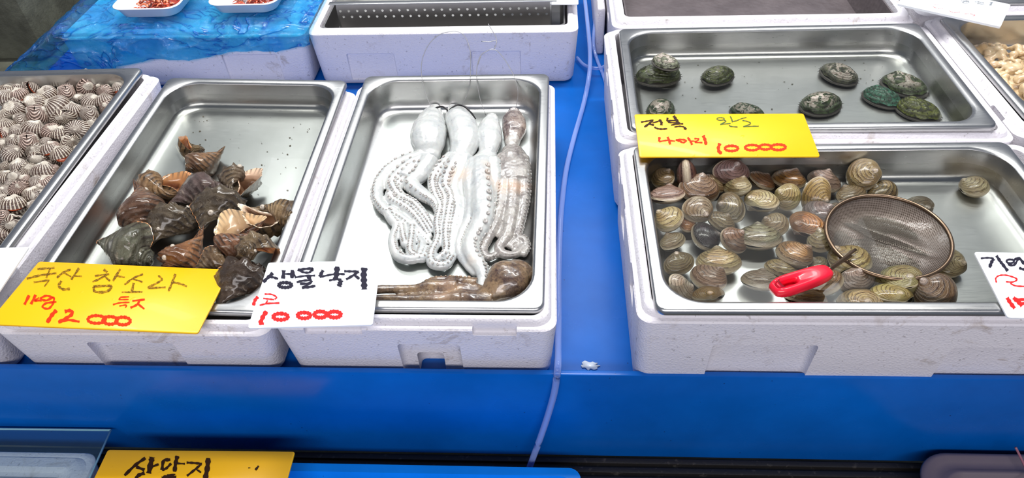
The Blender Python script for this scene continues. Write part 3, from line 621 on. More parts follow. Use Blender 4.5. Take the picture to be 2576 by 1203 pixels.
# clams: (crop x, y, length px, umbo angle, pitch, roll, colour, label)
CA, CB, CC, CD = ((1600, 390), 5.012), ((1630, 560), 5.012), ((2000, 390), 5.012), ((1900, 480), 3.881)
clams = [
 (CA, 340, 300, 345, 20, 30, -10, (140, 118, 76), 'olive brown clam in the rear left corner of the clam pan'),
 (CA, 640, 275, 430, 75, -20, 78, (118, 84, 74), 'dark brown clam standing on edge against the rear wall of the clam pan'),
 (CA, 1210, 225, 420, 60, 62, 18, (150, 118, 112), 'brown clam with white star streaks at its hinge, under the abalone card'),
 (CA, 980, 365, 300, 60, 0, 30, (196, 168, 128), 'small cream and pink clam below the white-starred clam'),
 (CA, 1280, 410, 350, 35, 10, -20, (190, 176, 132), 'pale greenish clam second from the rear wall, centre left'),
 (CA, 1590, 330, 330, 45, 0, 14, (176, 128, 88), 'orange-brown clam left of the golden one near the rear wall'),
 (CA, 1930, 315, 400, 40, 8, -8, (190, 142, 72), 'golden clam by the rear wall under the yellow card corner'),
 (CA, 2370, 340, 410, 62, 0, 10, (172, 146, 128), 'pinkish clam at the rear wall right of the golden clam'),
 (CA, 400, 505, 410, 72, -8, -12, (176, 146, 132), 'pink-grey clam touching the left wall, second from the rear'),
 (CA, 800, 440, 480, 82, 26, 4, (152, 122, 92), 'brown clam with a speckled raised umbo near the left rear'),
 (CA, 770, 682, 400, -42, -14, 10, (182, 168, 142), 'cream clam with black and white bands round its umbo'),
 (CA, 1200, 650, 430, 182, -8, -12, (140, 126, 88), 'greenish brown clam with its umbo pointing left'),
 (CA, 1580, 575, 460, 196, 0, 16, (214, 200, 150), 'big cream speckled clam in the middle of the rear half'),
 (CA, 1920, 530, 350, 165, 10, -34, (210, 196, 134), 'tilted pale yellow clam right of the big cream one'),
 (CA, 2260, 520, 430, -22, 0, 52, (180, 150, 86), 'narrow orange-green clam lying on its side below the pinkish clam'),
 (CA, 640, 880, 260, 0, 0, 0, (190, 126, 50), 'orange clam half hidden under the cream clam at the left wall'),
 (CA, 420, 812, 390, 152, -10, -12, (196, 178, 124), 'yellowish clam at the left wall with its umbo pointing at the wall'),
 (CA, 1080, 850, 340, 40, 10, 10, (160, 140, 98), 'small olive clam above the dark purple clam'),
 (CA, 870, 1035, 430, 5, -6, 6, (34, 8, 14), 'glossy dark purple clam, darkest in the clam pan'),
 (CA, 1230, 1080, 360, 42, 16, 26, (160, 132, 108), 'brownish clam right beside the dark purple clam'),
 (CA, 470, 1090, 350, 142, -6, 0, (186, 170, 132), 'yellow-grey clam at the left wall, fourth from the rear'),
 (CA, 1560, 1045, 530, 93, -10, 0, (150, 148, 118), 'large grey-green clam in the middle of the clam pan'),
 (CA, 1765, 880, 360, 162, -4, -10, (190, 168, 128), 'cream ringed clam above the large grey-green clam'),
 (CA, 2160, 870, 480, 200, -6, 8, (196, 136, 76), 'big orange clam with a red-brown umbo left of the skimmer'),
 (CA, 2300, 740, 430, 10, 16, -6, (142, 126, 122), 'grey clam with dark net marks behind the orange clam'),
 (CA, 2350, 1085, 360, 108, 12, -20, (200, 186, 140), 'cream clam standing at the left side of the skimmer rim'),
 (CB, 400, 520, 390, 128, 18, -6, (150, 132, 84), 'olive clam at the left wall below the yellow-grey one'),
 (CB, 900, 505, 540, 98, -8, 0, (206, 190, 140), 'large pale yellow clam at the left front of the bright patch'),
 (CB, 760, 700, 480, 22, 0, -6, (176, 144, 118), 'pinkish striped clam below the large pale yellow clam'),
 (CB, 420, 860, 400, 28, 0, 34, (204, 192, 172), 'white streaked clam in the front left corner of the clam pan'),
 (CB, 750, 915, 400, -75, 30, 0, (160, 124, 52), 'golden brown clam against the front wall near the left corner'),
 (CB, 1840, 405, 480, 12, -4, -10, (190, 150, 102), 'speckled orange and pink clam right of the large grey-green clam'),
 (CB, 1690, 590, 380, 62, 0, 0, (200, 180, 124), 'cream clam just above the end of the red handle'),
 (CB, 1420, 735, 440, 66, -14, -6, (186, 172, 150), 'pale grey clam left of the red handle in the bright patch'),
 (CB, 2250, 760, 420, 118, -10, -22, (168, 136, 92), 'brown ringed clam under the red handle'),
 (CB, 2000, 960, 480, 78, -22, 0, (174, 140, 84), 'brown clam against the front wall below the red handle'),
 (CB, 2160, 540, 300, 150, 0, 0, (150, 138, 92), 'olive clam partly hidden behind the red handle top'),
 (CD, 930, 690, 440, 152, -8, 6, (180, 164, 108), 'greenish clam under the steel neck of the skimmer'),
 (CD, 990, 885, 340, 96, 46, 0, (196, 180, 168), 'clam seen from its hinge with a white star, below the skimmer'),
 (CD, 1390, 865, 450, -55, 26, 0, (180, 172, 116), 'green and cream clam just below the skimmer rim'),
 (CD, 1870, 705, 350, -22, 6, 10, (200, 184, 140), 'cream clam at the right of the skimmer rim'),
 (CD, 1310, 1015, 420, -62, 22, -14, (196, 182, 112), 'yellow clam between the skimmer and the front wall'),
 (CD, 1030, 1085, 440, -85, 22, 0, (196, 172, 120), 'cream and tan clam against the front wall'),
 (CD, 1760, 1005, 430, 152, 8, -24, (128, 104, 74), 'dark brown clam at the right front of the clams'),
 (CD, 1575, 165, 340, -42, 8, 0, (150, 142, 118), 'grey ringed clam behind the upper right of the skimmer rim'),
 (CD, 790, 185, 190, 160, 0, 0, (160, 140, 100), 'small clam mostly hidden behind the left of the skimmer rim'),
 (CC, 850, 250, 440, -18, 26, 26, (168, 146, 96), 'striped upright clam leaning on the rear wall, half out of the water'),
 (CC, 720, 505, 400, 132, -8, 0, (188, 166, 128), 'pinkish cream clam behind the top left of the skimmer rim'),
 (CC, 1110, 480, 410, 150, 0, -14, (150, 128, 74), 'olive and cream clam behind the top of the skimmer rim'),
 (CC, 2270, 402, 370, 158, -10, 0, (206, 194, 152), 'lone cream clam in the rear right part of the clam pan'),
]
for i, ((org, sc), x, y, L, ang, pi_, ro, col, lab) in enumerate(clams):
    px, py = org[0] + x / sc, org[1] + y / sc
    zc = -.0225 + .0125
    P = at(px, py, zc); size = L / sc * mpp(P) * 1.04
    lift = size * (.24 * math.cos(math.radians(ro)) * math.cos(math.radians(pi_)) + .36 * abs(math.sin(math.radians(pi_))) + .40 * abs(math.sin(math.radians(ro))))
    zc = -.0215 + max(.009, lift * .9) + (.006 if lab.startswith(('yellowish clam at the left', 'pink-grey', 'cream clam with black')) else 0)
    P = at(px, py, zc); bivalve('clam', 'clam', lab, 'clams in the right front pan', CL_M, P, size, ang, pi_, ro, col, 0, False, i)

# ------------------------------------------------------------------ cockles
ck6 = [(550,185,225,-20,0,.1,0),(770,185,255,110,0,.1,8),(930,235,170,90,0,.9,0),(1130,130,210,80,20,.2,0),(1165,265,260,-30,60,.8,0),(1350,250,190,250,0,.2,6),(1400,345,215,90,70,.4,0),(1575,290,170,10,20,.2,16),(1550,395,90,0,0,.6,0),
 (440,260,220,200,50,.4,14),(280,290,200,70,20,.3,8),(110,310,230,60,0,.2,0),(55,405,250,40,0,.9,0),(270,380,190,150,30,.2,18),(470,465,275,250,0,.3,5),(640,345,225,200,0,.2,0),(880,350,240,30,65,.6,0),(1040,400,140,-90,0,.8,0),(1190,460,240,20,0,.1,0),
 (1370,450,230,100,0,.9,0),(1430,545,210,60,60,.7,0),(760,520,310,170,0,.1,0),(200,560,245,110,55,.2,20),(500,640,290,20,70,.9,0),(830,680,275,-45,70,.9,0),(970,580,225,130,20,.2,0),(1180,625,260,30,65,.8,0),(60,640,200,0,40,.5,0),(270,700,205,20,60,.6,0),
 (1240,765,205,90,65,.9,0),(80,780,210,120,30,.3,10),(440,830,285,60,0,.6,0),(230,850,205,30,20,.7,0),(40,870,170,0,50,.2,20),(1030,840,295,-60,0,.5,5),(680,855,240,-10,0,.2,6),(810,880,230,110,0,.8,0),(170,975,205,30,30,.3,0),(390,1000,285,10,60,.8,0),
 (920,1005,240,-15,55,.8,0),(30,1020,190,0,0,.9,0),(600,990,150,0,0,.5,0),(160,1150,265,10,0,.6,0),(1015,1080,120,0,40,.3,0),(700,1060,185,180,40,.1,0),(490,1115,235,100,50,.4,0),(640,1095,225,100,0,.3,4),(825,1160,235,150,20,.1,18)]
ck7 = [(430,95,180,-60,60,.6,0),(225,190,195,60,30,.9,0),(340,240,205,160,55,.6,0),(510,235,235,95,0,.2,0),(635,225,130,0,50,.1,0),(60,310,180,60,0,.8,0),(190,310,175,120,60,.3,0),(575,380,205,150,10,.5,0),(430,370,175,20,40,.3,0),(60,180,130,0,40,.1,0),
 (230,450,200,150,60,.7,0),(370,510,200,60,0,.1,0),(80,475,195,250,30,.8,0),(455,545,185,40,55,.4,0),(400,640,140,200,20,.2,0),(170,630,245,120,0,.2,4),(30,560,130,0,30,.4,0),(40,770,180,30,60,.5,0),(175,850,235,-60,68,.9,0),(475,440,130,90,40,.2,0),(125,385,130,0,30,.3,0),(20,680,130,0,0,.3,0),(300,335,130,200,30,.1,0)]
cks = [(x / 5.23, 170 + y / 5.23, w / 5.23, a, m, e, g) for x, y, w, a, m, e, g in ck6] + [(x / 4.627, 380 + y / 4.627, w / 4.627, a, m, e, g) for x, y, w, a, m, e, g in ck7]
ORD = ['first', 'second', 'third', 'fourth', 'fifth', 'sixth', 'seventh', 'eighth', 'ninth', 'tenth', 'eleventh', 'twelfth']
rows = {}
for c in cks: rows.setdefault(int((c[1] - 190) // 40), []).append(c)
rk = sorted(rows)
for ri, r in enumerate(rk):
    for ci, (px, py, w, a, m, e, g) in enumerate(sorted(rows[r], key=lambda t: -t[0])):
        zc = -.024 - .013 * max(0, (py - 430) / 130) - .006 * random.random()
        P = at(px, py, zc); size = w * mpp(P) * 1.16
        col = [(214, 204, 190), (200, 190, 172), (206, 182, 168), (190, 180, 166)][(ri + ci) % 4]
        look = ('gaping orange-fleshed cockle' if g >= 8 else 'worn white cockle hinge up' if (m >= 50 and e > .5) else 'striped cockle hinge up' if m >= 50 else 'mostly white worn cockle' if e > .55 else 'ribbed black and white cockle')
        bivalve('cockle', 'cockle', f'{look}, {ORD[ci]} from the right rim, {ORD[ri]} row back', 'cockles on top of the heap', CK_M, P, size, a, m if m < 50 else 78, random.uniform(-14, 14), col, g, g >= 4, ri + ci)
for i in range(105):       # the layer beneath
    px, py = random.uniform(-15, 330), random.uniform(215, 600)
    if px > 352 - (py - 190) * .745 - 26: continue
    zc = -.047 - .004 * random.random(); P = at(px, py, zc)
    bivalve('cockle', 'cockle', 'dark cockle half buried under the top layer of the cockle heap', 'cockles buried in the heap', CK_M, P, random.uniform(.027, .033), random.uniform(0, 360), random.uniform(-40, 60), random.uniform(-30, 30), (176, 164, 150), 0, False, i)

# ------------------------------------------------------------------ whelks
PROF = [(.05, .20), (.16, .215), (.28, .20), (.38, .15), (.46, .07), (.495, -.03), (.48, -.14), (.42, -.26), (.34, -.37), (.26, -.47), (.19, -.56), (.13, -.65), (.075, -.68), (.045, -.62), (.06, -.50), (.09, -.36), (.10, -.20), (.07, -.02), (.05, .10)]
def whelk_meshes(seed, knob=.05, flare=.30, W=2.15, turns=3.4):
    rs = random.Random(seed); T = 2*PI*turns; k = math.log(W) / (2*PI); zA = .46
    prof = [tuple(p) for p in spline(PROF + [PROF[0]], 2)][:-1]; n = len(prof); nt = int(turns * 34)
    ctr = Vector((.27, 0, -.16)); ph = rs.random() * 6
    def ringat(t, inset=0.0):
        g = math.exp(k * (t - T)); u = max(0, (t - T + 1.0) / 1.0); ring = []
        for j, (r, z) in enumerate(prof):
            s = j / n; outer = math.exp(-((s - .34) / .20) ** 2)
            r2 = r * (1 + flare * u * u * outer); z2 = z + .05 * u * u * math.exp(-((s - .12) / .08) ** 2)
            kn = knob * math.exp(-((s - .21) / .06) ** 2) * max(0, math.sin(8.5 * t + ph)) ** 1.5
            kn2 = knob * .35 * math.exp(-((s - .36) / .05) ** 2) * max(0, math.sin(8.5 * t + ph))
            r2 += kn + kn2 + .010 * math.sin(s * 2*PI*15) * (s < .62) + .006 * math.sin(t * 23 + s * 9)
            z2 += kn * .5
            if inset:
                r2 = ctr.x + (r2 - ctr.x) * (1 - inset); z2 = ctr.z + (z2 - ctr.z) * (1 - inset)
            r2 *= g; z2 = zA + (z2 - zA) * g; a = t - T
            x_, y_ = r2 * math.cos(a), -r2 * math.sin(a); q_ = mn.noise(Vector((x_ * 6 + seed * 9, y_ * 6, z2 * 6))) * .030 * g + mn.noise(Vector((x_ * 17, y_ * 17 + seed, z2 * 17))) * .014 * g
            ring.append((x_ * (1 + q_ * 2) , y_ * (1 + q_ * 2), z2 + q_))
        return ring
    rings = [ringat(T * .12 + (T - T * .12) * i / nt) for i in range(nt + 1)]
    body = loft('whelk_body', rings, True, False, True, True, True)
    ins = [ringat(T - 1.5 * (1 - i / 16), .10 + .05 * (1 - i / 16)) for i in range(15)] + [ringat(T, .04), ringat(T + .01, -.01)]
    inner = loft('whelk_inside', ins, True, False, True, True, True)
    return body, inner
WM = [whelk_meshes(1, .075, .34), whelk_meshes(2, .03, .55), whelk_meshes(3, .11, .22, 2.25)]
for b_, i_ in WM:
    for m_ in (b_, i_): m_.flip_normals()
for b_, i_ in WM: b_.materials.append(WHELK); i_.materials.append(APERT)
BARN = m_plain('pale_barnacle', (190, 180, 166), .5)
bme = loft('barnacle', [[(math.cos(a) * r, math.sin(a) * r, z) for a in [2*PI*i/8 for i in range(8)]] for r, z in ((1, 0), (.8, .5), (.45, .75), (.32, .7), (.25, .35))], False, True); bme.materials.append(BARN)
def whelk(label, px, py, L, adeg, elev, face, k, col, icol=(232, 150, 80), z=None, barn=0, seed=0):
    """adeg picture angle of the canal end, elev its rise, face roll of the aperture: 0 up, 90 to the side, 180 down"""
    a = idir(adeg); a = (a * math.cos(math.radians(elev)) + Vector((0, 0, 1)) * math.sin(math.radians(elev))).normalized()
    f0 = (Vector((0, 0, 1)) - a * a.z).normalized(); f = Matrix.Rotation(math.radians(face), 3, a) @ f0
    Y, Z = -f, -a; X = Y.cross(Z); B = Matrix((X, Y, Z)).transposed().to_4x4()
    P = at(px, py, -.03); size = L * mpp(P) / 1.15
    zc = (-.054 + size * .40) if z is None else z
    P = at(px, py, zc)
    M = Matrix.Translation(P) @ B @ Matrix.Scale(size, 4) @ Matrix.Translation((-.06, 0, .13))
    root = empty('whelk', label, 'whelk', M, 'whelks in the steel pan')
    o = link('shell', WM[k][0], None, root); o.color = lin(col); o = link('aperture', WM[k][1], None, root); o.color = lin(icol)
    rs = random.Random(seed + 5)
    vs = WM[k][0].vertices; nn = len(vs); c = 0; Minv = B.to_3x3()
    while c < barn:
        v = vs[rs.randrange(int(nn * .55), nn)]; wn = Minv @ v.normal
        if wn.z < .2 or v.co.length > .9: continue
        q = v.normal.to_track_quat('Z', 'Y').to_matrix().to_4x4()
        link('barnacle', bme, None, root, Matrix.Translation(v.co * .99) @ q @ Matrix.Scale(rs.uniform(.03, .055), 4)); c += 1
    return root
OW, OX = (200, 330), 4.456
def w1(x, y): return 200 + x / 4.456, 330 + y / 4.456
def w2(x, y): return 200 + x / 4.456, 520 + y / 4.456
whelk('small whelk with a white worm tube, rearmost of the whelks', *w1(1255, 165), 84, 130, 10, 60, 0, (176, 142, 96), z=-.034)
whelk('smooth striped brown whelk lying in front of the small rearmost one', *w1(1420, 310), 118, 35, 10, -62, 1, (158, 120, 84), (205, 170, 130), z=-.032)
whelk('large whelk with its bright orange mouth facing left', *w1(640, 830), 190, 118, 14, -72, 1, (128, 92, 66), (224, 122, 52), z=-.020, barn=2, seed=1)
whelk('whelk with an orange-rimmed mouth and closed lid facing up, at the rear of the pile', *w1(950, 620), 150, -25, 8, -6, 0, (150, 116, 76), (228, 150, 84), z=-.022)
whelk('dark whelk with its smooth purple-grey back up, centre rear of the pile', *w1(1330, 740), 156, 200, 0, 180, 1, (104, 84, 78), z=-.024)
whelk('rough whelk with its open mouth facing right, rear right of the pile', *w1(1770, 590), 138, -70, 6, 12, 2, (116, 98, 74), (226, 190, 160), z=-.020, barn=1, seed=2)
whelk('dark ribbed whelk under the barnacled one, right centre', *w1(1560, 900), 150, -110, 0, 170, 0, (96, 82, 60), z=-.022, barn=4, seed=3)
whelk('pale barnacled whelk at the right wall of the pan', *w1(2080, 900), 150, 168, 10, 15, 2, (160, 132, 92), (236, 214, 190), z=-.014, barn=7, seed=4)
whelk('knobbly grey-brown whelk crusted with barnacles, left centre of the pile', *w2(1010, 240), 152, 235, -6, 170, 0, (98, 84, 62), z=-.028, barn=7, seed=5)
whelk('striped whelk with a wide fan-ribbed mouth facing up, right front', *w2(1800, 310), 156, 25, 12, 10, 1, (146, 100, 68), (214, 178, 130), z=-.012)
whelk('orange-brown whelk with white dots, centre front above the yellow card', *w2(1190, 460), 158, 55, 14, -48, 2, (164, 112, 70), (236, 190, 150), z=-.018, barn=4, seed=6)
whelk('long greenish whelk pointing left above the yellow card', *w2(500, 500), 172, 168, 6, 160, 0, (106, 106, 86), z=-.026)
whelk('whelk crusted with worm tubes at the right front, spire up', *w2(2010, 500), 120, 60, -50, 160, 2, (142, 120, 88), z=-.016, barn=5, seed=7)
whelk('small whelk peeping over the top edge of the yellow card', *w2(1500, 640), 96, 200, 0, 150, 0, (138, 112, 80), z=-.026)
whelk('dark wet whelk in the front right corner of the pan between the two cards', *w2(1790, 900), 168, -120, 0, 170, 2, (74, 56, 40), z=-.026)
# white worm tube by the small whelk
wt = [at(*w1(x, y), -.045 + .006) for x, y in ((1075, 160), (1115, 235), (1175, 305), (1195, 350), (1190, 400), (1215, 470), (1205, 495))]
wp = spline(wt, 4); tag(link('worm_tube', tube('worm_tube', wp, [.0007 + .0009 * math.exp(-((i / len(wp) - .5) / .18) ** 2) for i in range(len(wp))], 6), m_plain('white_lime', (226, 224, 214), .4)), 'thin white thread-like worm tube beside the small rearmost whelk', 'worm tube')

# ------------------------------------------------------------------ abalones
def abalone_mesh(seed, inside=False):
    rs = random.Random(seed); nphi, nr = 56, 18; vs = []; uvs = []; A = Vector((-.26, .10))
    ph = [rs.random() * 6 for _ in range(4)]
    for i in range(nr + 1):
        r = i / nr
        for j in range(nphi):
            phi = 2*PI*j/nphi; e = 1 + .02 * math.sin(3*phi + ph[0]) + .014 * math.sin(9 * phi + ph[1])
            Q = Vector((.5 * math.cos(phi) * e, .37 * math.sin(phi) * e)); p = A + (Q - A) * r
            rho = min(1, math.hypot(p.x / .5, p.y / .37)); z = .21 * max(0, 1 - rho ** 2) ** .6 * (1.05 - .5 * p.x * .4)
            z += .05 * math.exp(-((p - A).length / .10) ** 2)
            sw = math.sin(18 * (r - .12 * phi / PI)); z += .008 * sw * r + .008 * math.sin(11 * phi + 5 * r + ph[2]) * r * (1 - r) * 3
            z -= .035 * math.exp(-((p.y + .25 - .15 * p.x) / .03) ** 2) * (r < .95)
            if inside: z = -z * .85
            vs.append((p.x, p.y, z)); uvs.append((j / nphi, r))
    fs = [((i*nphi+j), (i+1)*nphi+j, (i+1)*nphi+(j+1) % nphi, i*nphi+(j+1) % nphi) for i in range(nr) for j in range(nphi)]
    me = from_py('abalone_shell', vs, fs, True, uvs); me.materials.append(ABAL); return me
AB = [abalone_mesh(s) for s in (1, 2, 3)]
def fringe_mesh(seed):
    rs = random.Random(seed); parts = []
    ring = [[(c * (.5 + o) * math.cos(a), c * (.37 + o) * math.sin(a), z) for a in [2*PI*i/48 for i in range(48)]] for c, o, z in ((.9, 0, -.015), (1.0, .012, -.03), (1.0, .018, -.07), (.95, 0, -.10), (.7, 0, -.11))]
    parts.append(rings_vf(ring))
    for i in range(64):
        a = 2*PI*i/64 + rs.uniform(-.04, .04); r0 = 1.0; L = rs.uniform(.02, .055); d = Vector((.37 * math.cos(a), .5 * math.sin(a), 0)).normalized()
        p = Vector((.515 * math.cos(a), .385 * math.sin(a), -.045)); q = p + d * L + Vector((rs.uniform(-.02, .02), rs.uniform(-.02, .02), rs.uniform(-.02, .03))); s = Vector((-d.y, d.x, 0)) * .008
        parts.append(([p + s, p - s, q, p + Vector((0, 0, .012))], [(0, 1, 2), (1, 3, 2), (3, 0, 2)]))
    me = join_me('mantle_fringe', parts); me.materials.append(m_plain('grey_mantle_fringe', (84, 80, 74), .5)); return me
FR = fringe_mesh(1)
HOLE = from_py('breathing_hole', *rings_vf([[(math.cos(a) * r, math.sin(a) * r, z) for a in [2*PI*i/7 for i in range(7)]] for r, z in ((.016, 0), (.014, .010), (.008, .010), (.007, .004))])); HOLE.materials.append(m_plain('dark_hole_rim', (44, 40, 30), .5))
def abalone(label, px, py, L, ang, k, col, patch=1.0, z=-.008, pitch=0, roll=0):
    x = idir(ang); zv = Vector((0, 0, 1)); y = zv.cross(x); B = Matrix((x, y, zv)).transposed() @ Matrix.Rotation(math.radians(pitch), 3, 'Y') @ Matrix.Rotation(math.radians(roll), 3, 'X')
    P = at(px, py, z); size = L * mpp(P)
    M = Matrix.Translation(P) @ B.to_4x4() @ Matrix.Scale(size, 4); root = empty('abalone', label, 'abalone', M, 'abalones in the right rear pan')
    o = link('shell', AB[k], None, root); o.color = lin(col)[:3] + (patch,)
    link('mantle_fringe', FR, None, root)
    for i in range(5):
        t = i / 4; xx = -.05 + t * .40; yy = -.285 + t * .10; rho = min(1, math.hypot(xx / .5, yy / .37)); zz = .21 * (1 - rho**2) ** .6
        link('breathing_hole', HOLE, None, root, Matrix.Translation((xx, yy, zz - .008)))
    return root
def a1(x, y): return 1580 + x / 6.332, 110 + y / 6.332
def a2(x, y): return 1980 + x / 5.729, 120 + y / 5.729
abalone('lower abalone of the stacked pair in the rear left corner', *a1(480, 500), 112, 185, 0, (92, 100, 62), .4)
abalone('abalone riding on top of another in the rear left corner', *a1(600, 300), 74, -40, 1, (132, 136, 110), 1, .022)
abalone('green abalone with a pink-grey patch, second from the left at the rear', *a1(1430, 510), 92, 28, 2, (86, 96, 36), .45)
abalone('abalone with white patches at the left wall, cut off by the yellow card', *a1(520, 1050), 90, 60, 0, (80, 100, 70), 1)
abalone('dark green abalone mostly hidden behind the yellow card', *a1(1900, 1100), 86, -20, 1, (52, 84, 50), .8)
abalone('abalone with many pale patches, highest in the middle of the pan', *a2(750, 380), 100, 128, 2, (96, 96, 72), 1)
abalone('patchy white and green abalone at the right end of the yellow card', *a2(490, 810), 112, 20, 0, (70, 88, 50), 1)
abalone('rear abalone of the touching three at the right', *a2(1690, 545), 112, -35, 1, (84, 100, 58), .9)
abalone('teal-green abalone, left one of the touching three', *a2(1370, 720), 96, -40, 2, (70, 128, 104), .15)
abalone('olive abalone, front one of the touching three', *a2(1890, 900), 108, -35, 0, (112, 118, 52), .2)

# floating scraps on the pan floors
def scraps(label, M, w, l, z, nn, seed, col):
    rs = random.Random(seed); parts = []
    for i in range(nn):
        x, y = rs.uniform(-w/2 + .05, w/2 - .05), rs.uniform(-l/2 + .05, l/2 - .04); s = rs.uniform(.0005, .0022); a = rs.random() * PI
        q = [(x + s * rs.uniform(.5, 1.3) * math.cos(a + t), y + s * rs.uniform(.4, 1) * math.sin(a + t), z + .0006 + rs.uniform(0, .0006)) for t in (0, 1.3, 2.5, 3.9, 5.2)]
        parts.append((q, [(0, 1, 2, 3, 4)]))
    o = link('scraps', join_me('scraps', parts, False), m_plain('brown_scraps_' + str(seed), col, .7)); o.matrix_world = M; tag(o, label, 'scraps', kind='stuff')
scraps('small brown scraps on the floor of the whelk pan', MC_, PW, PL, -.048, 130, 3, (96, 82, 60))
scraps('small dark scraps on the floor of the abalone pan', MD_, PL, PW, -.050, 60, 4, (90, 88, 74))

# ------------------------------------------------------------------ octopuses
FLB = -.056
def octopus(name, label, mat, smat, mantle, arms, suck, heads, vox=.0017, web=(), dark=False):
    """mantle/arms: lists of (px,py,radius px[,lift]); one continuous voxel-remeshed body"""
    parts = []
    def conv(pts, flat, per=5, lift=0, rmul=1.0):
        path = []; rad = []
        for p in spline([tuple(q) + ((0,) if len(q) == 3 else ()) for q in pts], per):
            P0 = at(p[0], p[1], FLB + .012); r = p[2] * mpp(P0) * rmul; z = FLB + r * flat + p[3] / 1000 + lift
            path.append(at(p[0], p[1], z)); rad.append(r)
        return path, rad
    for pts in mantle:
        path, rad = conv(pts, .72, 6); parts.append(rings_vf(tube_rings(path, rad, 20, .74)))
        for e in (0, -1): parts.append(sphere_vf(path[e], rad[e] * .98, (1, 1, .74), 14, 8))
    for pts in web:
        path, rad = conv(pts, .5, 5); parts.append(rings_vf(tube_rings(path, rad, 18, .45)))
    sk = []
    for ai, pts in enumerate(arms):
        path, rad = conv(pts, .80, 6, 0, 1.25); parts.append(rings_vf(tube_rings(path, rad, 12, .88)))
        parts.append(sphere_vf(path[-1], rad[-1], (1, 1, .88), 10, 6))
        side = suck[ai] if ai < len(suck) else 0
        if side is None: continue
        acc = 0
        for i in range(2, len(path) - 1):
            step = (path[i] - path[i-1]).length; acc += step; r = rad[i]
            if acc < r * .50: continue
            acc = 0; d = (path[i+1] - path[i-1]).normalized(); s = d.cross(Vector((0, 0, 1))).normalized(); up = s.cross(d)
            for off in (.35, -.35) if side == 0 else (1.05 * side, .45 * side):
                if side == 0: nrm = (up + s * off * 1.4).normalized()
                else: nrm = (s * off + up * (1.15 - abs(off))).normalized()
                c = path[i] + nrm * r * .93 + d * (r * .25 if off > .5 else 0); rr = max(.0009, r * .21 * (1 + .25 * math.sin(i * 2.3 + off * 9)))
                t = nrm.cross(d).normalized(); u = t.cross(nrm)
                ring = [[c + (t * math.cos(q) + u * math.sin(q)) * (rr * k_) + nrm * (rr * h_) for q in [2*PI*w/8 for w in range(8)]] for k_, h_ in ((.8, -.4), (1.0, .15), (.85, .5), (.45, .38), (.25, .0))]
                sk.append(rings_vf(ring))
    me = join_me('octopus_body', parts); tmp = link('tmp', me, mat)
    md = tmp.modifiers.new('r', 'REMESH'); md.mode = 'VOXEL'; md.voxel_size = vox; md.use_smooth_shade = True
    ms = tmp.modifiers.new('s', 'SMOOTH'); ms.iterations = 2; ms.factor = .5
    bpy.context.view_layer.update(); body = evaluated(tmp, 'octopus_body'); bpy.data.objects.remove(tmp)
    if len(body.materials) == 0: body.materials.append(mat)
    if dark:
        body.materials.append(OCT_D); yl = at(1290, 350, FLB + .015).y
        for p_ in body.polygons:
            if p_.center.y > yl + mn.noise(p_.center * 120) * .010: p_.material_index = 1
    nv_ = len(body.vertices); co = np.zeros(nv_ * 3, np.float32); no = np.zeros(nv_ * 3, np.float32); body.vertices.foreach_get('co', co); body.vertices.foreach_get('normal', no)
    co = co.reshape(-1, 3); no = no.reshape(-1, 3)
    dd = np.array([mn.noise(Vector(c_) * 60) * .0009 + mn.noise(Vector(c_) * 190) * .00035 for c_ in co.tolist()], np.float32)
    body.vertices.foreach_set('co', (co + no * dd[:, None]).ravel()); body.update()
    body.polygons.foreach_set('use_smooth', [True] * len(body.polygons))
    root = empty(name, label, 'octopus', Matrix.Translation(at(*heads, FLB)), 'octopuses in the steel pan'); bpy.context.view_layer.update()
    child_at('body', body, None, root)
    if sk:
        q = child_at('suckers', join_me('suckers', sk), smat, root); q['kind'] = 'stuff'
    return root
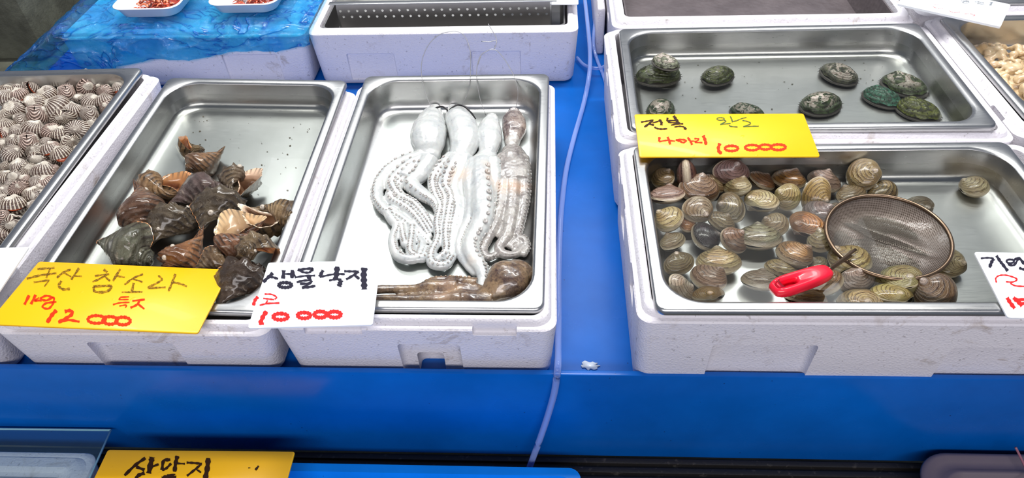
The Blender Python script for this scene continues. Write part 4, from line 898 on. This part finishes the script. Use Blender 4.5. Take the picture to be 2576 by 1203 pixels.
OCT = [
 dict(label='leftmost white octopus, its arms sweeping left with bare suckers', mat=OCT_W, smat=SUCK,
  mantle=[[(1092, 276, 18), (1085, 300, 34), (1078, 335, 45), (1078, 362, 42), (1080, 388, 30)], [(1050, 385, 12), (1064, 388, 16)]], heads=(1080, 330),
  web=[[(1080, 385, 34), (1050, 415, 40), (1020, 450, 36)]],
  arms=[[(1062, 398, 20), (1012, 412, 17), (965, 445, 14), (948, 490, 13), (965, 525, 12), (1010, 548, 10), (1052, 582, 8), (1086, 614, 6)],
        [(1068, 402, 20), (1016, 430, 17), (988, 462, 15), (1004, 495, 14), (1042, 515, 12), (1072, 550, 10), (1092, 580, 7)],
        [(1082, 402, 22), (1056, 440, 19), (1034, 462, 17), (1060, 488, 15), (1096, 512, 12), (1108, 545, 9)],
        [(1060, 420, 16), (1000, 470, 13), (985, 500, 13), (1030, 530, 12), (1060, 565, 10), (1080, 595, 7)],
        [(965, 520, 10), (948, 510, 9), (950, 495, 8)],
        [(1000, 535, 10), (978, 530, 12), (985, 552, 11), (998, 570, 10), (988, 600, 10), (994, 634, 11), (1016, 652, 12), (1050, 648, 11), (1062, 618, 9), (1050, 590, 7)],
        [(1040, 560, 9), (1036, 600, 10), (1034, 636, 11), (1062, 650, 11), (1074, 625, 9)],
        [(1010, 560, 9), (1014, 590, 9), (1020, 615, 10)]],
  suck=[1, 0, 1, 0, 0, -1, 0, 0]),
 dict(label='second octopus from the left, white with an orange-brown web', mat=OCT_W, smat=SUCK,
  mantle=[[(1140, 274, 16), (1152, 296, 34), (1166, 330, 39), (1168, 362, 37), (1158, 392, 30)]], heads=(1165, 330),
  web=[[(1160, 388, 34), (1138, 425, 36), (1128, 458, 28)]],
  arms=[[(1142, 398, 20), (1110, 424, 15), (1090, 455, 13), (1094, 490, 12), (1108, 522, 11), (1100, 560, 10), (1102, 600, 10), (1086, 640, 11), (1090, 664, 12), (1120, 668, 11), (1140, 645, 9)],
        [(1152, 404, 22), (1130, 440, 17), (1122, 470, 14), (1136, 500, 13), (1128, 545, 11), (1122, 590, 11), (1124, 632, 11), (1104, 652, 9)],
        [(1168, 398, 20), (1154, 440, 18), (1142, 470, 15), (1150, 505, 13), (1152, 530, 12), (1142, 575, 11), (1138, 615, 10), (1136, 655, 8)],
        [(1175, 420, 13), (1165, 460, 13), (1158, 490, 11), (1166, 520, 10), (1158, 560, 10), (1150, 600, 9)],
        [(1120, 440, 13), (1108, 470, 12), (1120, 500, 11), (1118, 540, 10), (1112, 580, 9)],
        [(1118, 548, 4), (1140, 540, 4), (1156, 548, 4), (1150, 556, 3)]],
  suck=[0, 0, 1, 1, 0, None]),
 dict(label='third octopus from the left, white with the longest smooth arms', mat=OCT_W, smat=SUCK,
  mantle=[[(1237, 296, 16), (1232, 318, 28), (1230, 345, 33), (1230, 366, 28), (1226, 388, 22)]], heads=(1230, 340),
  web=[[(1226, 384, 24), (1216, 420, 44), (1214, 470, 46)]],
  arms=[[(1198, 410, 20), (1186, 450, 20), (1190, 500, 18), (1182, 550, 14), (1164, 590, 12), (1154, 625, 10), (1168, 658, 9), (1194, 690, 7)],
        [(1214, 410, 24), (1212, 460, 25), (1216, 510, 25), (1212, 560, 23), (1186, 612, 19), (1190, 645, 18), (1214, 685, 15), (1212, 735, 11)],
        [(1236, 410, 22), (1242, 450, 20), (1236, 490, 17), (1236, 540, 14), (1218, 590, 13)],
        [(1180, 470, 9), (1176, 530, 9), (1160, 580, 8)]],
  suck=[-1, -1, 1, -1]),
 dict(label='rightmost octopus with a dark mottled head and pale arms', mat=OCT_G, smat=SUCK,
  mantle=[[(1292, 284, 17), (1292, 300, 28), (1294, 322, 31), (1290, 345, 24), (1288, 362, 19)]], heads=(1292, 320), dark=True,
  web=[[(1288, 372, 24), (1292, 410, 42), (1294, 455, 40)]],
  arms=[[(1268, 395, 17), (1266, 440, 17), (1264, 490, 15), (1254, 540, 13), (1232, 590, 12), (1216, 625, 10), (1226, 648, 9), (1248, 642, 8)],
        [(1288, 395, 20), (1290, 440, 18), (1290, 490, 16), (1286, 540, 14), (1276, 590, 13), (1256, 622, 11), (1268, 640, 10), (1298, 640, 9), (1316, 622, 8)],
        [(1312, 400, 17), (1320, 450, 14), (1320, 500, 12), (1312, 550, 10), (1302, 594, 9)],
        [(1300, 600, 9), (1318, 602, 9), (1326, 622, 8), (1318, 640, 7)],
        [(1258, 600, 7), (1262, 570, 7), (1275, 556, 4), (1296, 553, 4), (1304, 520, 4)],
        [(1280, 625, 7), (1296, 608, 8), (1306, 618, 7), (1294, 630, 7)]],
  suck=[1, None, -1, -1, None, None]),
 dict(label='brown octopus with a big round dark head in the front right corner', mat=OCT_B, smat=SUCK_B,
  mantle=[[(1300, 690, 44), (1278, 702, 56), (1254, 722, 46), (1232, 742, 32)]], heads=(1270, 705),
  web=[[(1240, 742, 30), (1190, 736, 30), (1140, 734, 28), (1095, 736, 20)]],
  arms=[[(1200, 716, 16), (1140, 708, 12), (1105, 706, 10), (1072, 716, 10), (1066, 732, 10)], [(1150, 722, 18), (1080, 722, 14), (1040, 728, 11), (980, 728, 10), (940, 730, 10), (880, 732, 9)],
        [(1160, 752, 20), (1100, 756, 16), (1040, 754, 12), (980, 753, 10), (930, 754, 9), (870, 756, 8)], [(1100, 738, 12), (1050, 740, 8), (1020, 748, 7), (1000, 746, 5)], [(1240, 758, 22), (1200, 756, 20), (1150, 748, 16)]],
  suck=[1, None, None, 0, None])]
for d in OCT:
    octopus('octopus', d['label'], d['mat'], d['smat'], d['mantle'], d['arms'], d['suck'], d['heads'], web=d['web'], dark=d.get('dark', False))

# ------------------------------------------------------------------ blue polythene film over the back left box
def film_mesh():
    nu, nv = 110, 70; vs = []; fs = []
    for i in range(nu + 1):
        u = i / nu; x = -1.150 + u * .715
        over = max(0.0, (-.952 - x)); 
        if x < -.862: zb = -.118
        elif x < -.845: zb = -.118 + (x + .862) / .017 * .058
        else: zb = -.060 + (x + .845) / .40 * .036 + .004 * math.sin(x * 40)
        for j in range(nv + 1):
            v = j / nv
            if v < .55: y = .845 - (v / .55) * .408; z = .0015
            else: y = .4365 - .004 * math.sin((v - .55) * 3); z = -(v - .55) / .45 * (-zb)
            if over > 0: z = min(z, -over * .62) if v < .55 else max(-.122, z - over * .55); y += over * .25 * (v > .5)
            q = Vector((x * 9, y * 9 + z * 6, 3.1)); w1_ = mn.noise(q); w2_ = 1 - abs(mn.noise(Vector((x * 16 + y * 8, (y + z) * 30 - x * 10, 1.7)))) * 2; w3_ = 1 - abs(mn.noise(Vector((x * 40, (y - z) * 55 + x * 25, 7.7)))) * 2
            h = .0045 + .006 * w1_ + .010 * max(0, w2_) ** 5 + .004 * max(0, w3_) ** 3
            e = min(1, abs(v - .55) * 12)
            if v < .55: z += min(h, .012); y -= (1 - e) * .002
            else: y -= h * (.9 + over * 6) + .002; x_ = x
            vs.append((x + .004 * w1_, y, max(z, -.1245)))
    for i in range(nu):
        for j in range(nv): a = i*(nv+1)+j; fs.append((a, a+1, a+nv+2, a+nv+1))
    return from_py('film', vs, fs)
tag(link('polythene_sheet', film_mesh(), FILM), 'blue translucent polythene sheet crumpled over the back left foam box', 'plastic sheet')
fp = [at(748, 60, .004), at(770, 30, .012), at(800, 28, .010), at(782, 48, .006), at(768, 66, .002), at(772, 52, .012)]
tag(link('polythene_flap', from_py('flap', fp, [(0, 1, 5), (1, 2, 3), (1, 3, 5), (5, 3, 4), (0, 5, 4)]), FILM), 'pointed blue polythene flap sticking over the corner of the rear foam box', 'plastic flap')

# ------------------------------------------------------------------ foam trays of red seasoned squid
TRAYM = m_plain('white_foam_tray', (236, 238, 244), .35)
REDS = [m_plain('red_squid_' + str(i), c, .18, 0, .8) for i, c in enumerate(((196, 74, 44), (150, 52, 40), (222, 122, 84)))]
def food_tray(label, food_label, x0, x1, y0, y1, fx0, seed):
    z0 = .0135; w, l = x1 - x0, y1 - y0; h = .024
    def R(off, z): return [(x, y, z) for x, y in rrect(w - 2*off, l - 2*off, .026, 7)]
    me = loft('food_tray', [R(.018, 0), R(.010, .003), R(.003, h - .002), R(.0, h - .001), R(.0008, h), R(.0045, h), R(.006, h - .0015), R(.013, .006), R(.020, .0035)], True, True)
    o = link('food_tray', me, TRAYM); o.matrix_world = Matrix.Translation(((x0+x1)/2, (y0+y1)/2, z0)); tag(o, label, 'tray', 'white foam food trays')
    rs = random.Random(seed); root = empty('seasoned_squid', food_label, 'seafood', Matrix.Translation(((fx0+x1)/2, (y0+y1)/2, z0 + .006))); bpy.context.view_layer.update()
    for c in range(3):
        parts = []
        for i in range(95):
            p = Vector((rs.uniform(fx0, x1 - .020), rs.uniform(y0 + .016, y1 - .02), 0)); d = min(p.x - fx0, x1 - .012 - p.x, p.y - y0 - .008); p.z = z0 + .006 + min(.026, .006 + d * .9) * rs.uniform(.5, 1.0)
            a = rs.random() * PI * 2; L = rs.uniform(.008, .022); cz = rs.uniform(.0, .005); k = rs.uniform(-1.2, 1.2)
            path = [p + Vector((math.cos(a + k * t) * L * t, math.sin(a + k * t) * L * t, cz * (1 - 4 * t * t))) for t in (-.5, -.25, 0, .25, .5)]
            path = [Vector((min(max(q.x, fx0 - .004), x1 - .016), min(max(q.y, y0 + .012), y1 - .01), max(q.z, z0 + .007))) for q in path]
            r = rs.uniform(.0012, .0032); parts.append(rings_vf(tube_rings(path, [r*.5, r, r*1.15, r, r*.4], 6, rs.uniform(.35, .8))))
        q = child_at('squid_strips', join_me('squid_strips', parts), REDS[c], root); q['kind'] = 'stuff'
    bs = rings_vf([[(x, y, z) for x, y in [((fx0+x1)/2 + .002 + a_, (y0+y1)/2 + b_) for a_, b_ in rrect((x1 - fx0) - o_ - .02, l - o_ - .02, .02, 5)]] for o_, z in ((.012, z0 + .0045), (.014, z0 + .012), (.04, z0 + .020))])
    q = child_at('squid_mass', from_py('squid_mass', *bs), REDS[1], root)
food_tray('white foam tray with red seasoned squid, left one on the blue polythene', 'red shredded seasoned squid in the left white foam tray', -.840, -.702, .4680, .660, -.800, 1)
food_tray('white foam tray with red seasoned squid, right one on the blue polythene', 'red shredded seasoned squid in the right white foam tray', -.648, -.506, .4800, .670, -.600, 2)

# ------------------------------------------------------------------ beige chopped seafood, black shells behind
BEIGE = m_octo('beige_wet_seafood', (214, 192, 156), (196, 166, 122), (150, 112, 74), .55, .8)
def heap():
    rs = random.Random(5); parts = []
    for i in range(620):
        x = rs.uniform(.778, 1.04); y = rs.uniform(.118, .365); d = min(x - .765, y - .105, .378 - y); z = -.016 + min(.026, d * .55) * rs.uniform(.75, 1) + .004 * math.sin(x * 60) * math.sin(y * 50)
        r = rs.uniform(.004, .0088); parts.append(sphere_vf((x, y, z), r, (rs.uniform(.7, 1.3), rs.uniform(.7, 1.3), rs.uniform(.6, 1)), 8, 5))
    parts.append(sphere_vf((.91, .24, -.018), .13, (1.02, .95, .16), 24, 10))
    tmp = link('tmp', join_me('heap', parts), BEIGE); md = tmp.modifiers.new('r', 'REMESH'); md.mode = 'VOXEL'; md.voxel_size = .0021; md.use_smooth_shade = True
    ms = tmp.modifiers.new('s', 'SMOOTH'); ms.iterations = 2; ms.factor = .5
    bpy.context.view_layer.update(); me = evaluated(tmp, 'heap'); bpy.data.objects.remove(tmp)
    me.polygons.foreach_set('use_smooth', [True] * len(me.polygons)); return me
tag(link('chopped_seafood', heap(), None), 'heap of lumpy beige chopped seafood in the upper right pan', 'seafood', kind='stuff')
panG, MG_ = make_pan('steel_pan', 'steel pan of black shells, only its front rim showing behind the top right card', 1.020, .6050, PL, PW, .0, .040, depth=.050)
rs = random.Random(9)
for i in range(26):
    bivalve('mussel', 'mussel', 'small glossy black shell in the pan behind the top right card', 'black shells at the top right', CL_S, Vector((rs.uniform(.83, 1.10), rs.uniform(.47, .56), .020 + rs.uniform(0, .010))), rs.uniform(.026, .034), rs.uniform(0, 360), rs.uniform(-50, 50), rs.uniform(-60, 60), (38, 40, 46), 0, False, 0)

# ------------------------------------------------------------------ clear hoses
def m_hose():
    n = NT('clear_vinyl_tube'); n.set(Roughness=.08); n.b.inputs['Base Color'].default_value = lin((150, 175, 235)); n.b.inputs['Coat Weight'].default_value = 1
    lw = n.n('ShaderNodeLayerWeight'); lw.inputs[0].default_value = .45
    tr = n.n('ShaderNodeBsdfTransparent'); tr.inputs[0].default_value = (.90, .93, 1, 1); mx = n.n('ShaderNodeMixShader')
    n.l(n.math('MULTIPLY_ADD', lw.outputs['Facing'], .8, .18), mx.inputs[0]); n.l(tr.outputs[0], mx.inputs[1]); n.l(n.b.outputs[0], mx.inputs[2]); n.l(mx.outputs[0], n.out.inputs[0]); return n.m
HOSE = m_hose()
def hose(label, pts, r, name='clear_hose', n=12, mat=None, cat='hose', per=8):
    path = [Vector(p) for p in spline([tuple(p) for p in pts], per)]
    return tag(link(name, tube(name, path, [r] * len(path), n), mat or HOSE), label, cat)
ZH = DECK + .0052
hose('thick clear vinyl hose running down the blue gap and over the counter front',
     [at(1468, -30, -.085), at(1478, 60, -.085), at(1484, 130, -.092), at(1482, 190, -.10), at(1468, 262, ZH), at(1443, 350, ZH), at(1424, 430, ZH), at(1413, 520, ZH), at(1408, 600, ZH), at(1405, 700, ZH), at(1405, 800, ZH), at(1404, 862, -.108), at(1404, 905, -.0885),
      at(1402, 935, -.0905), aty(1395, 985, -.3030), aty(1380, 1040, -.306), aty(1360, 1100, -.312), aty(1338, 1160, -.322), aty(1318, 1215, -.335), aty(1300, 1260, -.35)], .0046)
hose('thin clear hose curving down the blue gap beside the right boxes', [at(1505, -30, -.10), at(1497, 50, -.10), at(1493, 110, -.105), at(1502, 150, ZH), at(1518, 190, ZH), at(1530, 232, ZH), at(1542, 280, ZH), at(1550, 330, ZH)], .0036)
hose('thin clear hose crossing the blue gap between the boxes', [at(1452, 145, -.118), at(1468, 162, -.116), at(1490, 171, -.108), at(1512, 171, -.108), at(1528, 160, -.112), at(1536, 146, -.117)], .0034)
# wires through the octopus heads
WIRE = m_plain('thin_steel_wire', (176, 176, 176), .3, .9)
def wp_(px, py):   # the leaning plane of the wire loops
    p0 = Vector((0, .225, -.038)); nn = Vector((0, -1, .50)).normalized(); d = ray(px, py); return CAM + d * (nn.dot(p0 - CAM) / nn.dot(d))
def wire(label, segs, cat='wire', r=.00062):
    root = empty('wire_loop', label, cat, Matrix.Translation(wp_(*segs[0][0]))); bpy.context.view_layer.update()
    for i, s_ in enumerate(segs):
        path = [Vector(p) for p in spline([tuple(wp_(*p)) for p in s_], 6)]
        child_at('loop' if i == 0 else 'twisted_end', tube('wire', path, [r] * len(path), 6), WIRE, root)
wire('thin wire loop through the two left octopus heads', [[(1086, 272), (1072, 240), (1062, 200), (1060, 165), (1068, 132), (1085, 104), (1108, 86), (1135, 79), (1158, 82), (1174, 100), (1183, 130), (1184, 170), (1181, 215), (1170, 250), (1156, 274)]])
wire('thin wire loop with a twisted end through the two right octopus heads', [[(1222, 290), (1208, 250), (1200, 205), (1200, 170), (1208, 142), (1224, 129), (1243, 124), (1262, 140), (1282, 170), (1298, 205), (1303, 240), (1296, 278)],
     [(1243, 124), (1248, 112), (1249, 98), (1240, 80), (1228, 60)], [(1211, 104), (1232, 105), (1246, 102), (1250, 108)], [(1210, 142), (1206, 152), (1203, 162)]])
hose('black cord behind the two left octopus heads', [at(1096, 272, -.030), at(1112, 268, -.026), at(1124, 276, -.028), at(1128, 284, -.034), at(1134, 274, -.028), at(1150, 264, -.024), at(1168, 268, -.024), at(1184, 282, -.030), at(1196, 300, -.040)], .0016, 'black_cord', 8, m_plain('black_rubber', (22, 20, 24), .3), 'cord')

# ------------------------------------------------------------------ skimmer
SK_Z = .0165; SC = at(2233, 592, SK_Z); SR = .0730
BRONZE = m_plain('worn_bronze_steel', (118, 98, 80), .28, .85)
MSK = Matrix.Translation(SC) @ Matrix.Rotation(math.radians(-4), 4, 'Y') @ Matrix.Rotation(math.radians(3), 4, 'X')
sk = empty('skimmer', 'round mesh skimmer with a red plastic handle lying on the clams', 'skimmer', MSK)
link('rim', loft('sk_rim', tube_rings([(SR * math.cos(a), SR * math.sin(a), 0) for a in [2*PI*i/72 for i in range(73)]], [.0026] * 73, 10)), BRONZE, sk)
def nz_(x, y):
    q = min(1, math.hypot(x, y) / SR); base_ = -.020 * (1 - q ** 3)
    # pushed-up folds in the middle of the net
    f = .012 * math.exp(-(((x - .012) * .8 + (y + .010) * .6) / .030) ** 2 - ((-(x - .012) * .6 + (y + .010) * .8) / .045) ** 2) + .008 * math.exp(-((x + .035) / .02) ** 2 - ((y - .008) / .035) ** 2)
    cr = -.009 * math.exp(-((y + x * .75 - .004) / .006) ** 2) * math.exp(-((x + .0) / .035) ** 2)
    return base_ + (f + cr) * (1 - q ** 6) - .0005
def net():
    parts = []; st = .0021; nn = int(SR / st)
    for ax in (0, 1):
        for i in range(-nn, nn + 1):
            c = i * st; h = math.sqrt(max(0, SR * SR - c * c)) - .001
            if h < .004: continue
            m = 30; w = .00030; A, B = [], []
            for k in range(m + 1):
                t = -h + 2 * h * k / m; 
                for lst, o in ((A, w), (B, -w)):
                    x, y = (c + o, t) if ax == 0 else (t, c + o); lst.append((x, y, nz_(x, y) + .0002 * ax))
            parts.append((A + B, [(k, k+1, m+2+k, m+1+k) for k in range(m)]))
    return join_me('net', parts, True)
q = link('wire_net', net(), m_plain('wire_net_steel', (118, 106, 98), .4, .3), sk); q['kind'] = 'stuff'
def disc(zf, mat, name, R_=SR, nr=26, na=64):
    vs = [(0, 0, zf(0, 0))]; fs = []
    for i in range(1, nr + 1):
        for j in range(na): r = R_ * i / nr; a = 2*PI*j/na; x, y = r * math.cos(a), r * math.sin(a); vs.append((x, y, zf(x, y)))
    for j in range(na): fs.append((0, 1 + j, 1 + (j+1) % na))
    for i in range(nr - 1):
        for j in range(na): a = 1 + i*na; fs.append((a+j, a+na+j, a+na+(j+1) % na, a+(j+1) % na))
    return link(name, from_py(name, vs, fs), mat, sk)
n = NT('brown_wet_film'); n.set(Roughness=.10); n.base(n.mix(n.noise(n.coord('Object'), 40, 4), lin((62, 50, 38)), lin((96, 86, 78)))); n.bump(n.noise(n.coord('Object'), 260, 2), .35, .0008)
tr = n.n('ShaderNodeBsdfTransparent'); tr.inputs[0].default_value = (.70, .64, .56, 1); mx = n.n('ShaderNodeMixShader'); mx.inputs[0].default_value = .86
n.l(tr.outputs[0], mx.inputs[1]); n.l(n.b.outputs[0], mx.inputs[2]); n.l(mx.outputs[0], n.out.inputs[0])
disc(lambda x, y: nz_(x, y) - .0006, n.m, 'wet_film')
Mi = MSK.inverted()
R1 = [Mi @ at(2146, 636, .0185), Mi @ at(2112, 660, .0225), Mi @ at(2078, 684, .0265)]
off = Vector((.0022, .0026, 0))
for s in (1, -1):
    path = [Vector(p) for p in spline([tuple(p + off * s * k) for p, k in zip(R1, (1.9, 1.0, 1.0))], 5)]; link('neck_rod', tube('neck_rod', path, [.0021] * len(path), 8), BRONZE, sk)
RED = m_plain('red_plastic', (232, 22, 52), .3, 0, .3)
hp0, hp1 = at(2088, 682, .0275), at(1944, 730, .0330)
def handle():
    ax = (hp1 - hp0); L = ax.length; ax.normalize(); up = Vector((0, 0, 1)); sd = ax.cross(up).normalized(); up = sd.cross(ax).normalized()
    nseg = 44; out = []; inn = []
    for i in range(nseg):
        a = 2*PI*i/nseg; c, s = math.cos(a), math.sin(a)
        e = 1 / (abs(c) ** 3.6 + abs(s) ** 3.6) ** (1/3.6)
        out.append((L/2 + L/2 * 1.02 * c * e, .0125 * s * e * (1.0 + .10 * c)))
        inn.append((L * .76 + .0145 * c * min(e, 1.12), .0045 * s * min(e, 1.12)))
    def lev(pts, z, k=1.0, cxy=(0, 0)): return [Mi @ (hp0 + ax * (cxy[0] + (x - cxy[0]) * k) + sd * (y * k) + up * z) for x, y in pts]
    co, ci = (L/2, 0), (L*.76, 0); T = .0068
    rings = [lev(inn, -T, 1, ci), lev(inn, T * .55, 1, ci), lev(inn, T * .85, 1.25, ci), lev(out, T, .74, co), lev(out, T * .78, .93, co), lev(out, T * .2, 1.0, co), lev(out, -T * .6, .99, co), lev(out, -T, .9, co), lev(inn, -T, 1, ci)]
    return loft('handle', rings)
link('handle', handle(), RED, sk)
link('handle_floor', loft('hf', [[Mi @ (hp0 + (hp1 - hp0) * .76 + Vector((.016 * math.cos(a), .010 * math.sin(a), -.004 + dz))) for a in [2*PI*i/16 for i in range(16)]] for dz in (-.002, 0)], True, True), RED, sk)

# ------------------------------------------------------------------ low foreground
g = foam_box('white styrofoam box with a wet lidded top at the lower left corner', -1.02, -.6010, -.66, -.3350, -.2380, -.296, cav=(.026, .006), step=.004, r=.02)
tag(link('wrapped_tray', box_me('wrapped_tray', .335, .25, .004, .0018, 2, c=(-.812, -.500, -.2415)), m_plain('grey_wet_film', (176, 176, 176), .2, 0, .6)), 'grey film-wrapped tray lying in the lower left foam box', 'tray')
n = NT('clear_acrylic'); n.t.nodes.remove(n.b); tr = n.n('ShaderNodeBsdfTransparent'); tr.inputs[0].default_value = (.90, .95, .96, 1); gl = n.n('ShaderNodeBsdfGlossy'); gl.inputs[0].default_value = (.8, .9, 1, 1); gl.inputs['Roughness'].default_value = .06
df = n.n('ShaderNodeBsdfDiffuse'); df.inputs[0].default_value = (.25, .45, .55, 1); mx0 = n.n('ShaderNodeMixShader'); mx0.inputs[0].default_value = .04; n.l(tr.outputs[0], mx0.inputs[1]); n.l(df.outputs[0], mx0.inputs[2])
fr = n.n('ShaderNodeLayerWeight'); fr.inputs[0].default_value = .5; mx = n.n('ShaderNodeMixShader'); n.l(n.math('MULTIPLY_ADD', n.math('POWER', fr.outputs['Facing'], 4.0), .8, .035), mx.inputs[0]); n.l(mx0.outputs[0], mx.inputs[1]); n.l(gl.outputs[0], mx.inputs[2]); n.l(mx.outputs[0], n.out.inputs[0]); ACR = n.m
EDGE = m_plain('acrylic_edge', (150, 196, 205), .2)
gs = empty('acrylic_sheet', 'clear acrylic sheet lying over the lower left foam box', 'sheet', Matrix.Translation((-.85, -.47, -.235))); bpy.context.view_layer.update()
ga, gb = at(280, 1084, -.2345), at(222, 1215, -.2345); gc = Vector((-1.25, ga.y - .004, -.2345)); gd = Vector((-1.25, gb.y - .12, -.2345)); gb = gb + (gb - ga) * .9
child_at('sheet', sharp(from_py('sheet', [p + Vector((0, 0, dz)) for dz in (0, .003) for p in (ga, gc, gd, gb)], [(0, 3, 2, 1), (4, 5, 6, 7), (0, 1, 5, 4), (1, 2, 6, 5), (2, 3, 7, 6), (3, 0, 4, 7)], False), 30), ACR, gs)
for p, q in ((ga, gb), (gc, ga)): 
    d = (q - p).normalized(); child_at('polished_edge', tube('edge', [p + Vector((0, 0, .0015)), q + Vector((0, 0, .0015))], [.0016, .0016], 6), EDGE, gs)
tub('blue_tray', 'light blue plastic tray on the low platform, right of the lower yellow card', -.520, .0760, -.60, -.3430, -.2440, -.2885, BLUE2, .012, .016)
def grey_tray():
    cx, cy, w, l, zt = .80, -.47, .545, .325, -.2480
    root = empty('grey_tray', 'dark grey plastic tray with slots at the lower right corner', 'tray', Matrix.Translation((cx, cy, -.2885))); bpy.context.view_layer.update()
    def R(off, z, r=.045): return [(cx + x, cy + y, z) for x, y in rrect(w - 2*off, l - 2*off, max(.01, r - off * .5), 10)]
    GM = m_plain('grey_plastic', (104, 94, 104), .4)
    child_at('body', loft('grey_tray', [R(.010, -.2885), R(.004, zt - .010), R(0, zt - .004), R(.001, zt), R(.006, zt + .0005), R(.012, zt - .004), R(.022, zt - .005), R(.026, zt - .001), R(.030, zt - .002), R(.036, zt - .030), R(.05, zt - .034)], True, True), GM, root)
    dk = m_plain('dark_slot', (26, 24, 26), .7)
    for i in range(14):
        child_at('slot', box_me('slot', .0050, .016, .003, .001, 1, c=(cx - .185 + i * .0135, cy + .085, zt - .0325)), dk, root)
grey_tray()
hose('thin pinkish stick poking up at the lower right edge', [aty(2555, 1126, -.318), aty(2568, 1152, -.325), aty(2582, 1182, -.335), aty(2600, 1225, -.36)], .0016, 'stick', 8, m_plain('pink_stick', (150, 100, 116), .4), 'stick')
# foam spill on the deck
sp = at(1482, 921, DECK + .0004); rs = random.Random(2)
v_ = [sp + Vector((math.cos(a) * .012 * rs.uniform(.6, 1.25), math.sin(a) * .007 * rs.uniform(.6, 1.2), .0016)) for a in [2*PI*i/22 for i in range(22)]]
tag(link('white_spill', from_py('spill', v_ + [p - Vector((0, 0, .0016)) for p in v_], [tuple(range(22))] + [(i, 22+i, 22+(i+1) % 22, (i+1) % 22) for i in range(22)]), m_plain('white_wet_spill', (225, 235, 245), .1, 0, 1)), 'small white spill on the blue deck behind the counter lip', 'spill')
